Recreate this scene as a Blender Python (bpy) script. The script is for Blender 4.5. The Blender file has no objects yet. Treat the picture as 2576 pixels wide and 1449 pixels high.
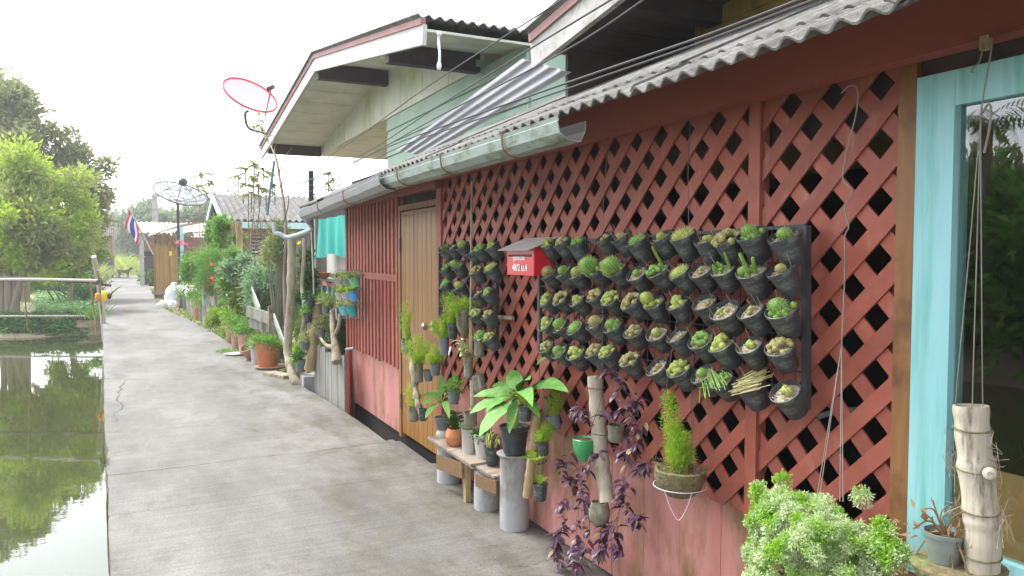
import bpy, bmesh, math, random
import numpy as np
from mathutils import Vector, Matrix, Euler
random.seed(7); rng = np.random.default_rng(7)
S = bpy.context.scene; COL = S.collection
V = Vector; R = math.radians
# ------------------------------------------------------------------ camera
CW, CH, CF, CXX, CYY, EYE = 2576, 1449, 1900.0, 1288.0, 724.5, 1.6
YAW = math.atan((CXX-351)/CF); PIT = math.atan((CYY-640)/CF)
cF = V((math.sin(YAW)*math.cos(PIT), math.cos(YAW)*math.cos(PIT), -math.sin(PIT)))
cR = V((math.cos(YAW), -math.sin(YAW), 0)); cU = cR.cross(cF)
cam = bpy.data.cameras.new('camera'); camo = bpy.data.objects.new('camera', cam); COL.objects.link(camo)
cam.sensor_width = 36; cam.lens = 36*CF/CW; cam.clip_end = 2000; cam.clip_start = .02
camo.matrix_world = Matrix((( cR.x, cU.x, -cF.x, 0), (cR.y, cU.y, -cF.y, 0), (cR.z, cU.z, -cF.z, EYE), (0,0,0,1)))
S.camera = camo
def ray(u, v): return cF + cR*((u-CXX)/CF) - cU*((v-CYY)/CF)
O = V((0,0,EYE))
def GZ(u, v, z=0): d = ray(u, v); return O + d*((z-EYE)/d.z)
def WX(u, v, X): d = ray(u, v); return O + d*(X/d.x)
def WY(u, v, Y): d = ray(u, v); return O + d*(Y/d.y)
# ------------------------------------------------------------------ materials
MATS = {}
def nodes(name):
    m = bpy.data.materials.new(name); m.use_nodes = True; MATS[name] = m
    nt = m.node_tree; return m, nt, nt.nodes['Principled BSDF']
def N(nt, t, **k):
    n = nt.nodes.new(t)
    for a, b in k.items():
        if a in n.inputs: n.inputs[a].default_value = b
        else: setattr(n, a, b)
    return n
def ramp(nt, fac, stops):
    r = nt.nodes.new('ShaderNodeValToRGB'); e = r.color_ramp.elements
    while len(e) < len(stops): e.new(.5)
    for x, (p, c) in zip(e, stops): x.position = p; x.color = (*c, 1)
    nt.links.new(fac, r.inputs[0]); return r
def mixc(nt, fac, a, b, mode='MIX'):
    n = nt.nodes.new('ShaderNodeMix'); n.data_type = 'RGBA'; n.blend_type = mode
    for i, x in ((0, fac), (6, a), (7, b)):
        if isinstance(x, (int, float)): n.inputs[i].default_value = x
        elif isinstance(x, tuple): n.inputs[i].default_value = (*x, 1)
        else: nt.links.new(x, n.inputs[i])
    return n.outputs[2]
def mat(name, c1, c2=None, scale=(6,6,6), rough=.7, bump=.15, metal=0, c3=None, d3=(3,3,3), t3=(.55,.7), island=0, world=False, spec=.4, bs=None, detail=6):
    """base c1..c2 by noise; stains of c3 by a larger noise; bump by fine noise; island = per piece value change"""
    m, nt, p = nodes(name); L = nt.links.new; c2 = c2 or c1
    if world: src = N(nt, 'ShaderNodeNewGeometry').outputs['Position']
    else: src = N(nt, 'ShaderNodeTexCoord').outputs['Object']
    mp = N(nt, 'ShaderNodeMapping'); mp.inputs['Scale'].default_value = scale; L(src, mp.inputs[0])
    if not world:
        oi = N(nt, 'ShaderNodeObjectInfo'); vm = N(nt, 'ShaderNodeVectorMath', operation='SCALE'); vm.inputs[0].default_value = (31,17,23)
        L(oi.outputs['Random'], vm.inputs['Scale']); L(vm.outputs[0], mp.inputs['Location'])
    nz = N(nt, 'ShaderNodeTexNoise', Scale=1.0, Detail=detail, Roughness=.6); L(mp.outputs[0], nz.inputs['Vector'])
    col = ramp(nt, nz.outputs[0], [(.3, c1), (.7, c2)]).outputs[0]
    if c3:
        mp3 = N(nt, 'ShaderNodeMapping'); mp3.inputs['Scale'].default_value = d3; mp3.inputs['Location'].default_value = (5.3,2.1,7.7); L(src, mp3.inputs[0])
        n3 = N(nt, 'ShaderNodeTexNoise', Scale=1.0, Detail=8, Roughness=.65); L(mp3.outputs[0], n3.inputs['Vector'])
        f = ramp(nt, n3.outputs[0], [(t3[0], (0,0,0)), (t3[1], (1,1,1))]).outputs[0]
        col = mixc(nt, f, col, c3)
    if island:
        g = N(nt, 'ShaderNodeNewGeometry'); mr = N(nt, 'ShaderNodeMapRange'); mr.inputs[3].default_value = 1-island; mr.inputs[4].default_value = 1+island
        L(g.outputs['Random Per Island'], mr.inputs[0]); hs = N(nt, 'ShaderNodeHueSaturation'); L(col, hs.inputs['Color']); L(mr.outputs[0], hs.inputs['Value']); col = hs.outputs[0]
    L(col, p.inputs['Base Color'])
    p.inputs['Roughness'].default_value = rough; p.inputs['Metallic'].default_value = metal; p.inputs['Specular IOR Level'].default_value = spec
    if bump:
        b = N(nt, 'ShaderNodeBump', Strength=bump, Distance=.01)
        if bs:
            mb = N(nt, 'ShaderNodeMapping'); mb.inputs['Scale'].default_value = bs; L(src, mb.inputs[0])
            n2 = N(nt, 'ShaderNodeTexNoise', Scale=1.0, Detail=4); L(mb.outputs[0], n2.inputs['Vector']); L(n2.outputs[0], b.inputs['Height'])
        else: L(nz.outputs[0], b.inputs['Height'])
        L(b.outputs[0], p.inputs['Normal'])
    return m
def leafmat(name, cols, trans=.35, rough=.5, big=None):
    """leaf colour varies leaf by leaf"""
    m, nt, p = nodes(name); L = nt.links.new
    g = N(nt, 'ShaderNodeNewGeometry')
    k = len(cols); col = ramp(nt, g.outputs['Random Per Island'], [(i/max(1, k-1), c) for i, c in enumerate(cols)]).outputs[0]
    if big:
        nz = N(nt, 'ShaderNodeTexNoise', Scale=big[1], Detail=2); L(g.outputs['Position'], nz.inputs['Vector'])
        col = mixc(nt, ramp(nt, nz.outputs[0], [(.42, (0,0,0)), (.62, (1,1,1))]).outputs[0], col, big[0])
    L(col, p.inputs['Base Color']); p.inputs['Roughness'].default_value = rough; p.inputs['Specular IOR Level'].default_value = .3
    t = N(nt, 'ShaderNodeBsdfTranslucent'); L(col, t.inputs[0]); mx = N(nt, 'ShaderNodeMixShader'); mx.inputs[0].default_value = trans
    L(p.outputs[0], mx.inputs[1]); L(t.outputs[0], mx.inputs[2]); L(mx.outputs[0], nt.nodes['Material Output'].inputs[0])
    return m
# ------------------------------------------------------------------ objects
def tag(o, label=None, cat=None, group=None, kind=None):
    if label: o['label'] = label
    if cat: o['category'] = cat
    if group: o['group'] = group
    if kind: o['kind'] = kind
    return o
def T(name, label, cat, loc=(0,0,0), group=None):
    o = bpy.data.objects.new(name, None); COL.objects.link(o); o.location = loc; o.empty_display_size = .05
    return tag(o, label, cat, group)
def root_loc(o):
    p = V((0,0,0))
    while o: p = p + V(o.location); o = o.parent
    return p
class MB:
    def __init__(s): s.v = []; s.f = []; s.m = []
    def add(s, vs, fs, m=0):
        b = len(s.v); s.v += [tuple(x) for x in vs]; s.f += [tuple(i+b for i in f) for f in fs]; s.m += [m]*len(fs); return s
    def box(s, c, d, rot=None, m=0):
        M = rot.to_matrix() if isinstance(rot, Euler) else (rot or Matrix.Identity(3)); c = V(c)
        vs = [c + M @ V((sx*d[0]/2, sy*d[1]/2, sz*d[2]/2)) for sx in (-1,1) for sy in (-1,1) for sz in (-1,1)]
        return s.add(vs, [(0,1,3,2),(4,6,7,5),(0,4,5,1),(2,3,7,6),(0,2,6,4),(1,5,7,3)], m)
    def bb(s, x0, x1, y0, y1, z0, z1, m=0): return s.box(((x0+x1)/2, (y0+y1)/2, (z0+z1)/2), (x1-x0, y1-y0, z1-z0), None, m)
    def bar(s, p, q, w, h, up=(0,0,1), m=0):
        p = V(p); q = V(q); d = (q-p).normalized(); side = d.cross(V(up)).normalized(); u = side.cross(d)
        vs = [e + side*(a*w/2) + u*(b*h/2) for e in (p, q) for a, b in ((-1,-1),(1,-1),(1,1),(-1,1))]
        return s.add(vs, [(3,2,1,0),(4,5,6,7),(0,1,5,4),(1,2,6,5),(2,3,7,6),(3,0,4,7)], m)
    def tube(s, pts, rad, n=8, m=0, cap=True):
        pts = [V(p) for p in pts]; k = len(pts); rs = rad if hasattr(rad, '__len__') else [rad]*k
        t0 = (pts[1]-pts[0]).normalized(); a = t0.orthogonal().normalized(); vs = []
        for i, p in enumerate(pts):
            t = (pts[min(i+1, k-1)] - pts[max(i-1, 0)]).normalized(); a = (a - t*a.dot(t)).normalized(); b = t.cross(a)
            vs += [p + (a*math.cos(2*math.pi*j/n) + b*math.sin(2*math.pi*j/n))*rs[i] for j in range(n)]
        fs = [(i*n+j, i*n+(j+1)%n, (i+1)*n+(j+1)%n, (i+1)*n+j) for i in range(k-1) for j in range(n)]
        if cap: fs += [tuple(range(n-1, -1, -1)), tuple(range((k-1)*n, k*n))]
        return s.add(vs, fs, m)
    def lathe(s, prof, c=(0,0,0), n=20, M=None, m=0, f=None):
        c = V(c); vs = []
        for r, z in prof:
            for j in range(n):
                a = 2*math.pi*j/n; rr = r*(f(a, z) if f else 1); p = V((rr*math.cos(a), rr*math.sin(a), z)); vs.append(c + (M @ p if M else p))
        k = len(prof); fs = [(i*n+j, i*n+(j+1)%n, (i+1)*n+(j+1)%n, (i+1)*n+j) for i in range(k-1) for j in range(n)]
        if prof[0][0] > 1e-4: fs.append(tuple(range(n-1, -1, -1)))
        if prof[-1][0] > 1e-4: fs.append(tuple(range((k-1)*n, k*n)))
        return s.add(vs, fs, m)
    def leaf(s, p, d, up, Ln, W, seg=6, droop=.3, fold=.25, m=0, wf=None, wave=0):
        p = V(p); d = V(d).normalized(); side = d.cross(V(up)).normalized(); vs = []
        if side.length < .1: side = d.orthogonal().normalized()
        u = side.cross(d); q = p.copy(); st = Ln/seg; dd = d.copy()
        for i in range(seg+1):
            t = i/seg; w = W/2*(wf(t) if wf else math.sin(math.pi*min(1, t**.8*.97+.03))**.8)
            if i == seg: w = W*.01
            h = fold*w; wv = wave*math.sin(t*14)*w
            vs += [q - side*w + u*(h+wv), q, q + side*w + u*(h-wv)]
            q = q + dd*st; dd = (dd + V((0,0,-1))*droop/seg*1.6).normalized(); u = side.cross(dd)
        fs = []
        for i in range(seg):
            a = 3*i; fs += [(a, a+1, a+4, a+3), (a+1, a+2, a+5, a+4)]
        return s.add(vs, fs, m)
    def leaves(s, P, D, Ln, W, m=0, bend=.15):
        """many one-quad leaves, numpy"""
        n = len(P)
        if not n: return s
        D = D/np.linalg.norm(D, axis=1, keepdims=True); r = rng.normal(size=(n,3)); sd = np.cross(D, r); sd /= np.linalg.norm(sd, axis=1, keepdims=True)+1e-9
        u = np.cross(sd, D); Ln = np.broadcast_to(Ln, (n,))[:,None]; W = np.broadcast_to(W, (n,))[:,None]
        mid = P + D*Ln*.5 + u*Ln*bend
        A = np.stack([P, mid-sd*W/2, P+D*Ln, mid+sd*W/2], 1).reshape(-1,3)
        b = len(s.v); s.v += list(map(tuple, A.tolist())); s.f += [(b+4*i, b+4*i+1, b+4*i+2, b+4*i+3) for i in range(n)]; s.m += [m]*n
        return s
    def cloud(s, c, rad, n, Ln, W, clumps=14, m=0, up=.25, tight=.33, shell=.55):
        c = np.array(c, float); rad = np.array(rad if hasattr(rad, '__len__') else (rad,)*3, float)
        q = rng.normal(size=(clumps,3)); q /= np.linalg.norm(q, axis=1, keepdims=True); q *= (shell + (1-shell)*rng.random((clumps,1)))*.85
        idx = rng.integers(0, clumps, n); off = rng.normal(size=(n,3))*tight*(.5+.8*rng.random((clumps,1)))[idx]
        P = c + (q[idx]+off)*rad; D = off + q[idx]*.5 + rng.normal(size=(n,3))*.35 + np.array([0,0,up])
        return s.leaves(P, D, Ln*(.6+.8*rng.random(n)), W*(.6+.8*rng.random(n)), m)
    def plume(s, pts, w, n, Ln=.02, m=0, th=.0014, taper=True):
        """fluffy fern plume: needles round a stem"""
        pts = [np.array(p, float) for p in pts]; k = len(pts)-1
        t = rng.random(n)*k; i = np.minimum(t.astype(int), k-1); fr = (t-i)[:,None]; A = np.array(pts)
        P = A[i]*(1-fr)+A[i+1]*fr; dr = rng.normal(size=(n,3)); tt = t/k
        rr = w*(np.sin(np.pi*np.clip(tt*.9+.1, 0, 1))**.6 if taper else 1)*rng.random(n)**.6
        dr /= np.linalg.norm(dr, axis=1, keepdims=True); P = P + dr*rr[:,None]*.9
        s.leaves(P, dr*.8+rng.normal(size=(n,3))*.5+np.array([0,0,.35]), Ln*(.5+rng.random(n)), th*2.4, m)
        s.tube([tuple(p) for p in pts], th*1.2, 4, m); return s
    def build(s, name, mats, parent=None, smooth=False, local=False):
        me = bpy.data.meshes.new(name); vs = s.v
        if parent and not local:
            o = root_loc(parent); vs = [(x-o.x, y-o.y, z-o.z) for x, y, z in vs]
        me.from_pydata(vs, [], s.f)
        for a in (mats if isinstance(mats, (list, tuple)) else [mats]): me.materials.append(MATS[a] if isinstance(a, str) else a)
        if any(s.m): me.polygons.foreach_set('material_index', s.m)
        if smooth:
            me.polygons.foreach_set('use_smooth', [True]*len(s.f))
            try: me.set_sharp_from_angle(angle=R(40))
            except Exception: pass
        o = bpy.data.objects.new(name, me); COL.objects.link(o)
        if parent: o.parent = parent
        return o
def one(name, mb, mats, label, cat, group=None, smooth=False, kind=None, loc=None):
    """a thing that is one mesh, origin at its base"""
    if loc is None:
        A = np.array(mb.v); loc = (float(A[:,0].mean()), float(A[:,1].mean()), float(A[:,2].min()))
    mb.v = [(x-loc[0], y-loc[1], z-loc[2]) for x, y, z in mb.v]
    o = mb.build(name, mats, None, smooth); o.location = loc; return tag(o, label, cat, group, kind)
def rot_tilt(ax, spin=0):
    q = V((0,0,1)).rotation_difference(V(ax).normalized()); return (q.to_matrix() @ Matrix.Rotation(spin, 3, 'Z'))
def curve(pts, n=24):
    """smooth points through pts (Catmull-Rom)"""
    P = [V(p) for p in pts]; P = [P[0]*2-P[1]] + P + [P[-1]*2-P[-2]]; out = []; k = len(P)-3
    for i in range(n+1):
        t = i/n*k; j = min(int(t), k-1); t -= j; a, b, c, d = P[j:j+4]
        out.append(.5*((2*b) + (c-a)*t + (2*a-5*b+4*c-d)*t*t + (3*b-a-3*c+d)*t**3))
    return out
# ------------------------------------------------------------------ material library
m, nt, p = nodes('concrete'); L = nt.links.new; g = N(nt, 'ShaderNodeNewGeometry')
def nzs(scale, sc=1.0, detail=6, rough=.6, loc=(0,0,0)):
    mp = N(nt, 'ShaderNodeMapping'); mp.inputs['Scale'].default_value = scale; mp.inputs['Location'].default_value = loc; L(g.outputs['Position'], mp.inputs[0])
    q = N(nt, 'ShaderNodeTexNoise', Scale=sc, Detail=detail, Roughness=rough); L(mp.outputs[0], q.inputs['Vector']); return q.outputs[0]
big = nzs((.9,.35,1), detail=8, rough=.65); col = ramp(nt, big, [(.32, (.145,.141,.127)), (.5, (.22,.216,.20)), (.68, (.305,.30,.28))]).outputs[0]
brush = nzs((1.5,26,1), detail=5); col = mixc(nt, .5, col, ramp(nt, brush, [(.3, (.55,.55,.55)), (.7, (1,1,1))]).outputs[0], 'MULTIPLY')
sx = N(nt, 'ShaderNodeSeparateXYZ'); L(g.outputs['Position'], sx.inputs[0]); mr = N(nt, 'ShaderNodeMapRange'); mr.inputs[1].default_value = .7; mr.inputs[2].default_value = 2.0; mr.inputs[3].default_value = 0; mr.inputs[4].default_value = .21; L(sx.outputs[0], mr.inputs[0])
moss = nzs((2.3,1.2,1), detail=12, rough=.72, loc=(3,1,0)); ad = N(nt, 'ShaderNodeMath', operation='ADD'); L(moss, ad.inputs[0]); L(mr.outputs[0], ad.inputs[1])
col = mixc(nt, ramp(nt, ad.outputs[0], [(.54, (0,0,0)), (.74, (.8,.8,.8))]).outputs[0], col, (.095,.088,.06))
pale = nzs((3.1,1.9,1), detail=12, rough=.75, loc=(9,4,0)); col = mixc(nt, ramp(nt, pale, [(.5, (0,0,0)), (.78, (.5,.5,.5))]).outputs[0], col, (.31,.30,.27))
grain = nzs((70,45,70), detail=6, rough=.8); col = mixc(nt, .8, col, ramp(nt, grain, [(.3, (.5,.5,.5)), (.62, (1,1,1))]).outputs[0], 'MULTIPLY')
vw = N(nt, 'ShaderNodeTexVoronoi', feature='DISTANCE_TO_EDGE', Scale=.33); wob = N(nt, 'ShaderNodeMix'); wob.data_type = 'VECTOR'; n4 = N(nt, 'ShaderNodeTexNoise', Scale=2.2, Detail=6); L(g.outputs['Position'], n4.inputs['Vector']); wob.inputs[0].default_value = .16; L(g.outputs['Position'], wob.inputs[4]); L(n4.outputs['Color'], wob.inputs[5]); L(wob.outputs[1], vw.inputs['Vector'])
crk = ramp(nt, vw.outputs['Distance'], [(.0015, (1,1,1)), (.004, (0,0,0))]).outputs[0]; cm = N(nt, 'ShaderNodeMath', operation='MULTIPLY'); L(crk, cm.inputs[0]); L(ramp(nt, nzs((.7,.7,1), loc=(1,7,0)), [(.47, (0,0,0)), (.55, (1,1,1))]).outputs[0], cm.inputs[1])
col = mixc(nt, cm.outputs[0], col, (.05,.045,.035))
L(col, p.inputs['Base Color']); p.inputs['Roughness'].default_value = .85; p.inputs['Specular IOR Level'].default_value = .35
b = N(nt, 'ShaderNodeBump', Strength=.4, Distance=.008); L(grain, b.inputs['Height']); b2 = N(nt, 'ShaderNodeBump', Strength=.25, Distance=.02); L(pale, b2.inputs['Height']); L(b.outputs[0], b2.inputs['Normal']); L(b2.outputs[0], p.inputs['Normal'])
mat('soil', (.22,.17,.11), (.34,.27,.19), (3,3,3), .95, .6, world=True, c3=(.09,.11,.03), d3=(.5,.5,.5), t3=(.5,.7))
mat('red_paint', (.265,.065,.042), (.345,.10,.068), (9,9,9), .55, .2, c3=(.40,.16,.12), d3=(14,14,5), t3=(.57,.75), island=.16, bs=(80,12,12))
mat('red_boards', (.40,.155,.132), (.52,.24,.21), (9,9,2.0), .62, .25, c3=(.20,.115,.055), d3=(5,3.2,1.5), t3=(.53,.68), island=.08, bs=(30,30,4))
mat('red_metal', (.28,.065,.05), (.35,.10,.08), (5,5,1.2), .5, .15, c3=(.19,.05,.03), d3=(6,6,1.5), t3=(.55,.75), island=.05)
mat('red_beam', (.235,.06,.04), (.30,.085,.06), (5,1.2,5), .5, .12, c3=(.12,.03,.02), d3=(3,1,3), island=.04)
mat('door_wood', (.20,.088,.014), (.30,.142,.028), (22,22,1.1), .38, .1, c3=(.20,.085,.02), d3=(12,12,.7), t3=(.5,.75), island=.1)
mat('frame_wood', (.19,.085,.028), (.27,.13,.05), (30,30,3), .5, .15, c3=(.12,.05,.02))
mat('blue_paint', (.24,.51,.535), (.345,.61,.64), (9,9,1.2), .5, .2, c3=(.15,.42,.39), d3=(16,16,1.3), t3=(.5,.7), bs=(60,60,4))
mat('teal_trim', (.14,.30,.34), (.20,.38,.42), (6,6,2), .6, .1)
mat('pale_teal', (.42,.68,.70), (.5,.76,.78), (6,6,2), .6, .1)
mat('cement_roof', (.09,.087,.08), (.19,.187,.175), (14,14,14), .9, .5, c3=(.30,.29,.275), d3=(6,6,6), t3=(.52,.72), bs=(90,90,90))
mat('galvanised', (.22,.225,.245), (.32,.325,.345), (8,2,8), .5, .06, metal=.15, c3=(.33,.33,.32), d3=(3,.8,3), t3=(.5,.75))
mat('gutter_metal', (.27,.34,.31), (.38,.46,.43), (9,1.5,9), .5, .1, metal=.25, c3=(.13,.15,.075), d3=(14,5,14), t3=(.5,.66))
mat('white_paint', (.46,.455,.43), (.60,.59,.57), (3,3,3), .65, .08, c3=(.42,.34,.27), d3=(4,2,2), t3=(.58,.78))
mat('old_white', (.33,.32,.30), (.47,.46,.44), (4,4,4), .7, .1, c3=(.20,.15,.12), d3=(5,5,5), t3=(.52,.7))
mat('dark_plank', (.085,.08,.07), (.15,.145,.13), (14,14,1.5), .9, .3)
mat('white_boards', (.55,.57,.47), (.70,.71,.63), (3,3,2), .7, .08, c3=(.36,.42,.17), d3=(1.5,1.5,1), t3=(.5,.75))
mat('green_boards', (.29,.42,.33), (.40,.52,.43), (4,4,1.5), .6, .1, c3=(.15,.31,.21), d3=(1,1,1), t3=(.52,.72))
mat('purlin', (.035,.022,.028), (.06,.04,.045), (6,6,6), .7, .1)
mat('pink_trim', (.24,.12,.12), (.33,.18,.17), (4,4,4), .7, .1)
mat('yellow_boards', (.27,.185,.04), (.40,.29,.085), (2,9,9), .55, .15, c3=(.17,.11,.025), d3=(1,4,4))
mat('dark_boards', (.045,.032,.03), (.085,.06,.055), (3,9,9), .8, .2)
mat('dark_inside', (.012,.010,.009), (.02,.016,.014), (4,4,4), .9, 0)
mat('brown_board', (.42,.26,.10), (.52,.34,.15), (5,5,5), .8, .1)
mat('black_plastic', (.032,.042,.048), (.06,.072,.078), (20,20,20), .4, .06, c3=(.25,.255,.24), d3=(18,18,30), t3=(.56,.74))
mat('grey_plastic', (.10,.12,.13), (.15,.17,.18), (20,20,20), .45, .05, c3=(.2,.21,.2), d3=(20,20,10), t3=(.6,.78))
mat('gravel_soil', (.20,.15,.085), (.46,.38,.27), (150,150,150), .95, .8, c3=(.60,.55,.46), d3=(110,110,110), t3=(.5,.6))
mat('dark_soil', (.05,.035,.02), (.16,.11,.065), (90,90,90), .95, .9)
mat('cement', (.31,.315,.32), (.43,.43,.43), (6,6,3), .8, .2, c3=(.19,.18,.15), d3=(9,9,4), t3=(.5,.68), bs=(70,70,70))
mat('terracotta', (.42,.14,.055), (.55,.21,.095), (10,10,10), .75, .15, c3=(.55,.33,.22), d3=(9,9,9), t3=(.58,.75))
mat('pink_clay', (.38,.19,.14), (.50,.28,.215), (10,10,10), .8, .15, c3=(.55,.42,.35), d3=(9,9,9))
mat('white_pot', (.42,.41,.37), (.54,.52,.48), (8,8,8), .6, .08, c3=(.36,.33,.26), d3=(12,12,6), t3=(.55,.75))
mat('bamboo_grey', (.30,.25,.175), (.48,.43,.34), (22,22,2.4), .7, .25, c3=(.17,.14,.10), d3=(16,16,4), t3=(.53,.68))
mat('bamboo_tan', (.27,.19,.085), (.46,.35,.19), (14,14,2.4), .6, .2, c3=(.13,.085,.04), d3=(10,10,2.5), t3=(.52,.7))
mat('driftwood', (.22,.18,.13), (.40,.34,.26), (18,18,4), .9, .6, c3=(.09,.07,.05), d3=(12,12,4), t3=(.5,.68))
mat('grey_planks', (.18,.178,.16), (.29,.288,.26), (14,14,1.5), .9, .3, c3=(.13,.14,.09), d3=(6,6,1.2), t3=(.5,.7), island=.12)
mat('bamboo_old', (.30,.26,.19), (.56,.51,.42), (30,30,2.2), .75, .35, c3=(.13,.11,.08), d3=(26,26,5), t3=(.53,.68), bs=(40,40,4))
mat('plank_wood', (.23,.185,.14), (.38,.32,.26), (4,20,20), .85, .3, c3=(.14,.10,.07), d3=(3,9,9), island=.08)
mat('wire', (.10,.085,.07), (.16,.14,.12), (9,9,9), .6, 0, metal=.3)
mat('pale_wire', (.17,.15,.13), (.26,.24,.21), (9,9,9), .5, 0)
mat('cable', (.03,.03,.035), (.05,.05,.055), (9,9,9), .6, 0)
mat('rack_metal', (.035,.038,.045), (.06,.062,.07), (12,12,12), .5, .05)
mat('mail_red', (.52,.008,.022), (.60,.014,.032), (6,6,6), .28, .02, spec=.6)
mat('mail_roof', (.36,.33,.31), (.46,.42,.40), (10,10,10), .6, .1, c3=(.3,.2,.18))
mat('white_letters', (.85,.84,.84), None, (5,5,5), .5, 0)
mat('pale_letters', (.62,.28,.28), (.5,.1,.12), (60,60,60), .5, 0)
mat('chrome', (.7,.7,.7), (.8,.8,.8), (5,5,5), .15, 0, metal=1)
mat('husk', (.10,.085,.04), (.24,.20,.11), (60,60,60), .95, 1, c3=(.16,.2,.05), d3=(9,9,9), t3=(.5,.7))
mat('burlap', (.15,.085,.035), (.22,.135,.065), (60,60,60), .95, .5)
mat('bottle', (.13,.125,.085), (.24,.235,.18), (12,12,12), .18, .05, c3=(.08,.07,.035), d3=(18,18,10), t3=(.48,.66), spec=.7)
mat('green_bottle', (.02,.22,.06), (.05,.36,.12), (18,18,18), .2, .1, spec=.7, c3=(.5,.62,.5), d3=(14,14,9), t3=(.6,.68))
mat('teal_cloth', (.03,.34,.29), (.06,.46,.40), (10,10,1), .8, .2)
mat('dark_teal', (.015,.19,.14), (.03,.27,.2), (10,10,1), .8, .1)
mat('brick_red', (.35,.13,.11), (.45,.2,.17), (6,6,6), .8, .1)
mat('rust_roof', (.20,.10,.085), (.28,.15,.13), (3,8,8), .8, .1)
mat('shed_wood', (.26,.15,.035), (.40,.26,.09), (11,11,.9), .75, .2, c3=(.15,.085,.03), d3=(7,7,.8), t3=(.52,.7), island=.15)
mat('old_roof', (.37,.33,.26), (.50,.46,.38), (5,5,5), .8, .2)
mat('rail_white', (.40,.37,.31), (.54,.50,.43), (9,9,9), .7, .1)
mat('flag_cloth', (.7,.7,.7), None, (5,5,5), .9, 0); mat('flag_red', (.55,.03,.05), None, (5,5,5), .9, 0); mat('flag_blue', (.035,.045,.34), None, (5,5,5), .9, 0)
mat('dish_mesh', (.10,.105,.12), (.14,.145,.16), (9,9,9), .6, 0)
mat('dish_pink', (.78,.52,.55), (.82,.58,.61), (3,3,3), .5, 0); mat('dish_red', (.6,.04,.08), None, (3,3,3), .5, 0)
mat('yellow_plastic', (.75,.55,.02), (.8,.62,.04), (5,5,5), .5, 0); mat('orange_plastic', (.75,.27,.03), None, (5,5,5), .5, 0)
mat('white_sack', (.70,.70,.71), (.82,.82,.83), (12,12,12), .8, .6)
mat('flower_white', (.80,.79,.72), None, (5,5,5), .7, 0); mat('flower_red', (.65,.07,.07), None, (5,5,5), .7, 0); mat('flower_pink', (.75,.16,.26), None, (5,5,5), .7, 0); mat('flower_yellow', (.8,.6,.02), None, (5,5,5), .7, 0)
mat('dog_fur', (.055,.035,.022), (.11,.06,.035), (20,20,20), .9, .2)
mat('bark', (.17,.14,.10), (.31,.27,.21), (9,9,2), .95, .7)
mat('blue_pole', (.24,.44,.50), (.34,.55,.60), (5,5,2), .6, .05)
mat('pvc', (.36,.42,.45), (.46,.52,.55), (5,5,5), .5, .05)
for nm, c in (('pot_green', (.13,.42,.22)), ('pot_lilac', (.34,.33,.40)), ('pot_blue', (.05,.25,.55)), ('pot_sky', (.17,.43,.52)), ('pot_teal', (.02,.30,.28)), ('pot_pale', (.17,.20,.185)), ('pot_navy', (.02,.025,.06))):
    mat(nm, c, tuple(x*1.25 for x in c), (20,20,20), .45, .05, c3=tuple(x*.6+.18 for x in c), d3=(22,22,12), t3=(.6,.75))
leafmat('leaf_bright', [(.16,.30,.025), (.28,.42,.04), (.40,.52,.07)], .45)
leafmat('leaf_mid', [(.10,.25,.04), (.17,.36,.06), (.26,.45,.09)], .42)
leafmat('leaf_dark', [(.03,.10,.025), (.06,.16,.035), (.09,.2,.045)], .3)
leafmat('leaf_olive', [(.19,.26,.09), (.28,.34,.13), (.38,.36,.17)], .45)
leafmat('leaf_tree', [(.17,.21,.085), (.25,.29,.12), (.34,.36,.17)], .5)
leafmat('leaf_lime', [(.26,.40,.03), (.38,.53,.05), (.52,.63,.09)], .5, big=((.33,.36,.14), .9))
leafmat('leaf_far', [(.16,.23,.12), (.22,.29,.16), (.28,.34,.2)], .4)
leafmat('leaf_fern', [(.24,.45,.03), (.36,.55,.045), (.46,.6,.08)], .5)
leafmat('leaf_bluegreen', [(.17,.30,.16), (.26,.40,.22), (.36,.5,.3)], .4)
leafmat('leaf_ivy', [(.09,.22,.07), (.15,.33,.10), (.22,.42,.14)], .35)
leafmat('leaf_purple', [(.04,.014,.032), (.075,.026,.06), (.12,.06,.10), (.17,.12,.15)], .2, .35)
leafmat('leaf_dry', [(.20,.12,.055), (.3,.2,.1), (.38,.28,.16)], .2)
leafmat('leaf_variegated', [(.60,.68,.42), (.72,.78,.54), (.34,.52,.17), (.80,.83,.62), (.5,.62,.3)], .35, big=((.30,.54,.05), 13))
leafmat('leaf_plum', [(.10,.05,.06), (.16,.09,.10), (.22,.15,.13)], .2)
def speckled(name, a, b, dots, sc=130, th=.25):
    m, nt, p = nodes(name); L = nt.links.new; tc = N(nt, 'ShaderNodeTexCoord')
    v = N(nt, 'ShaderNodeTexVoronoi', Scale=sc); L(tc.outputs['Object'], v.inputs['Vector'])
    nz = N(nt, 'ShaderNodeTexNoise', Scale=28.0); L(tc.outputs['Object'], nz.inputs['Vector'])
    c = ramp(nt, nz.outputs[0], [(.35, a), (.65, b)]).outputs[0]
    c = mixc(nt, ramp(nt, v.outputs['Distance'], [(th*.6, (1,1,1)), (th, (0,0,0))]).outputs[0], c, dots)
    L(c, p.inputs['Base Color']); p.inputs['Roughness'].default_value = .6
    return m
speckled('cactus_green', (.10,.24,.03), (.19,.36,.05), (.55,.52,.25), 260, .33)
speckled('cactus_yellow', (.24,.31,.05), (.37,.42,.09), (.62,.55,.28), 300, .33)
speckled('cactus_brown', (.24,.225,.07), (.36,.33,.12), (.6,.5,.3), 320, .35)
speckled('dieffenbachia', (.065,.21,.025), (.13,.31,.04), (.46,.55,.27), 90, .2)
mat('spine', (.62,.55,.32), None, (5,5,5), .7, 0)
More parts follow.
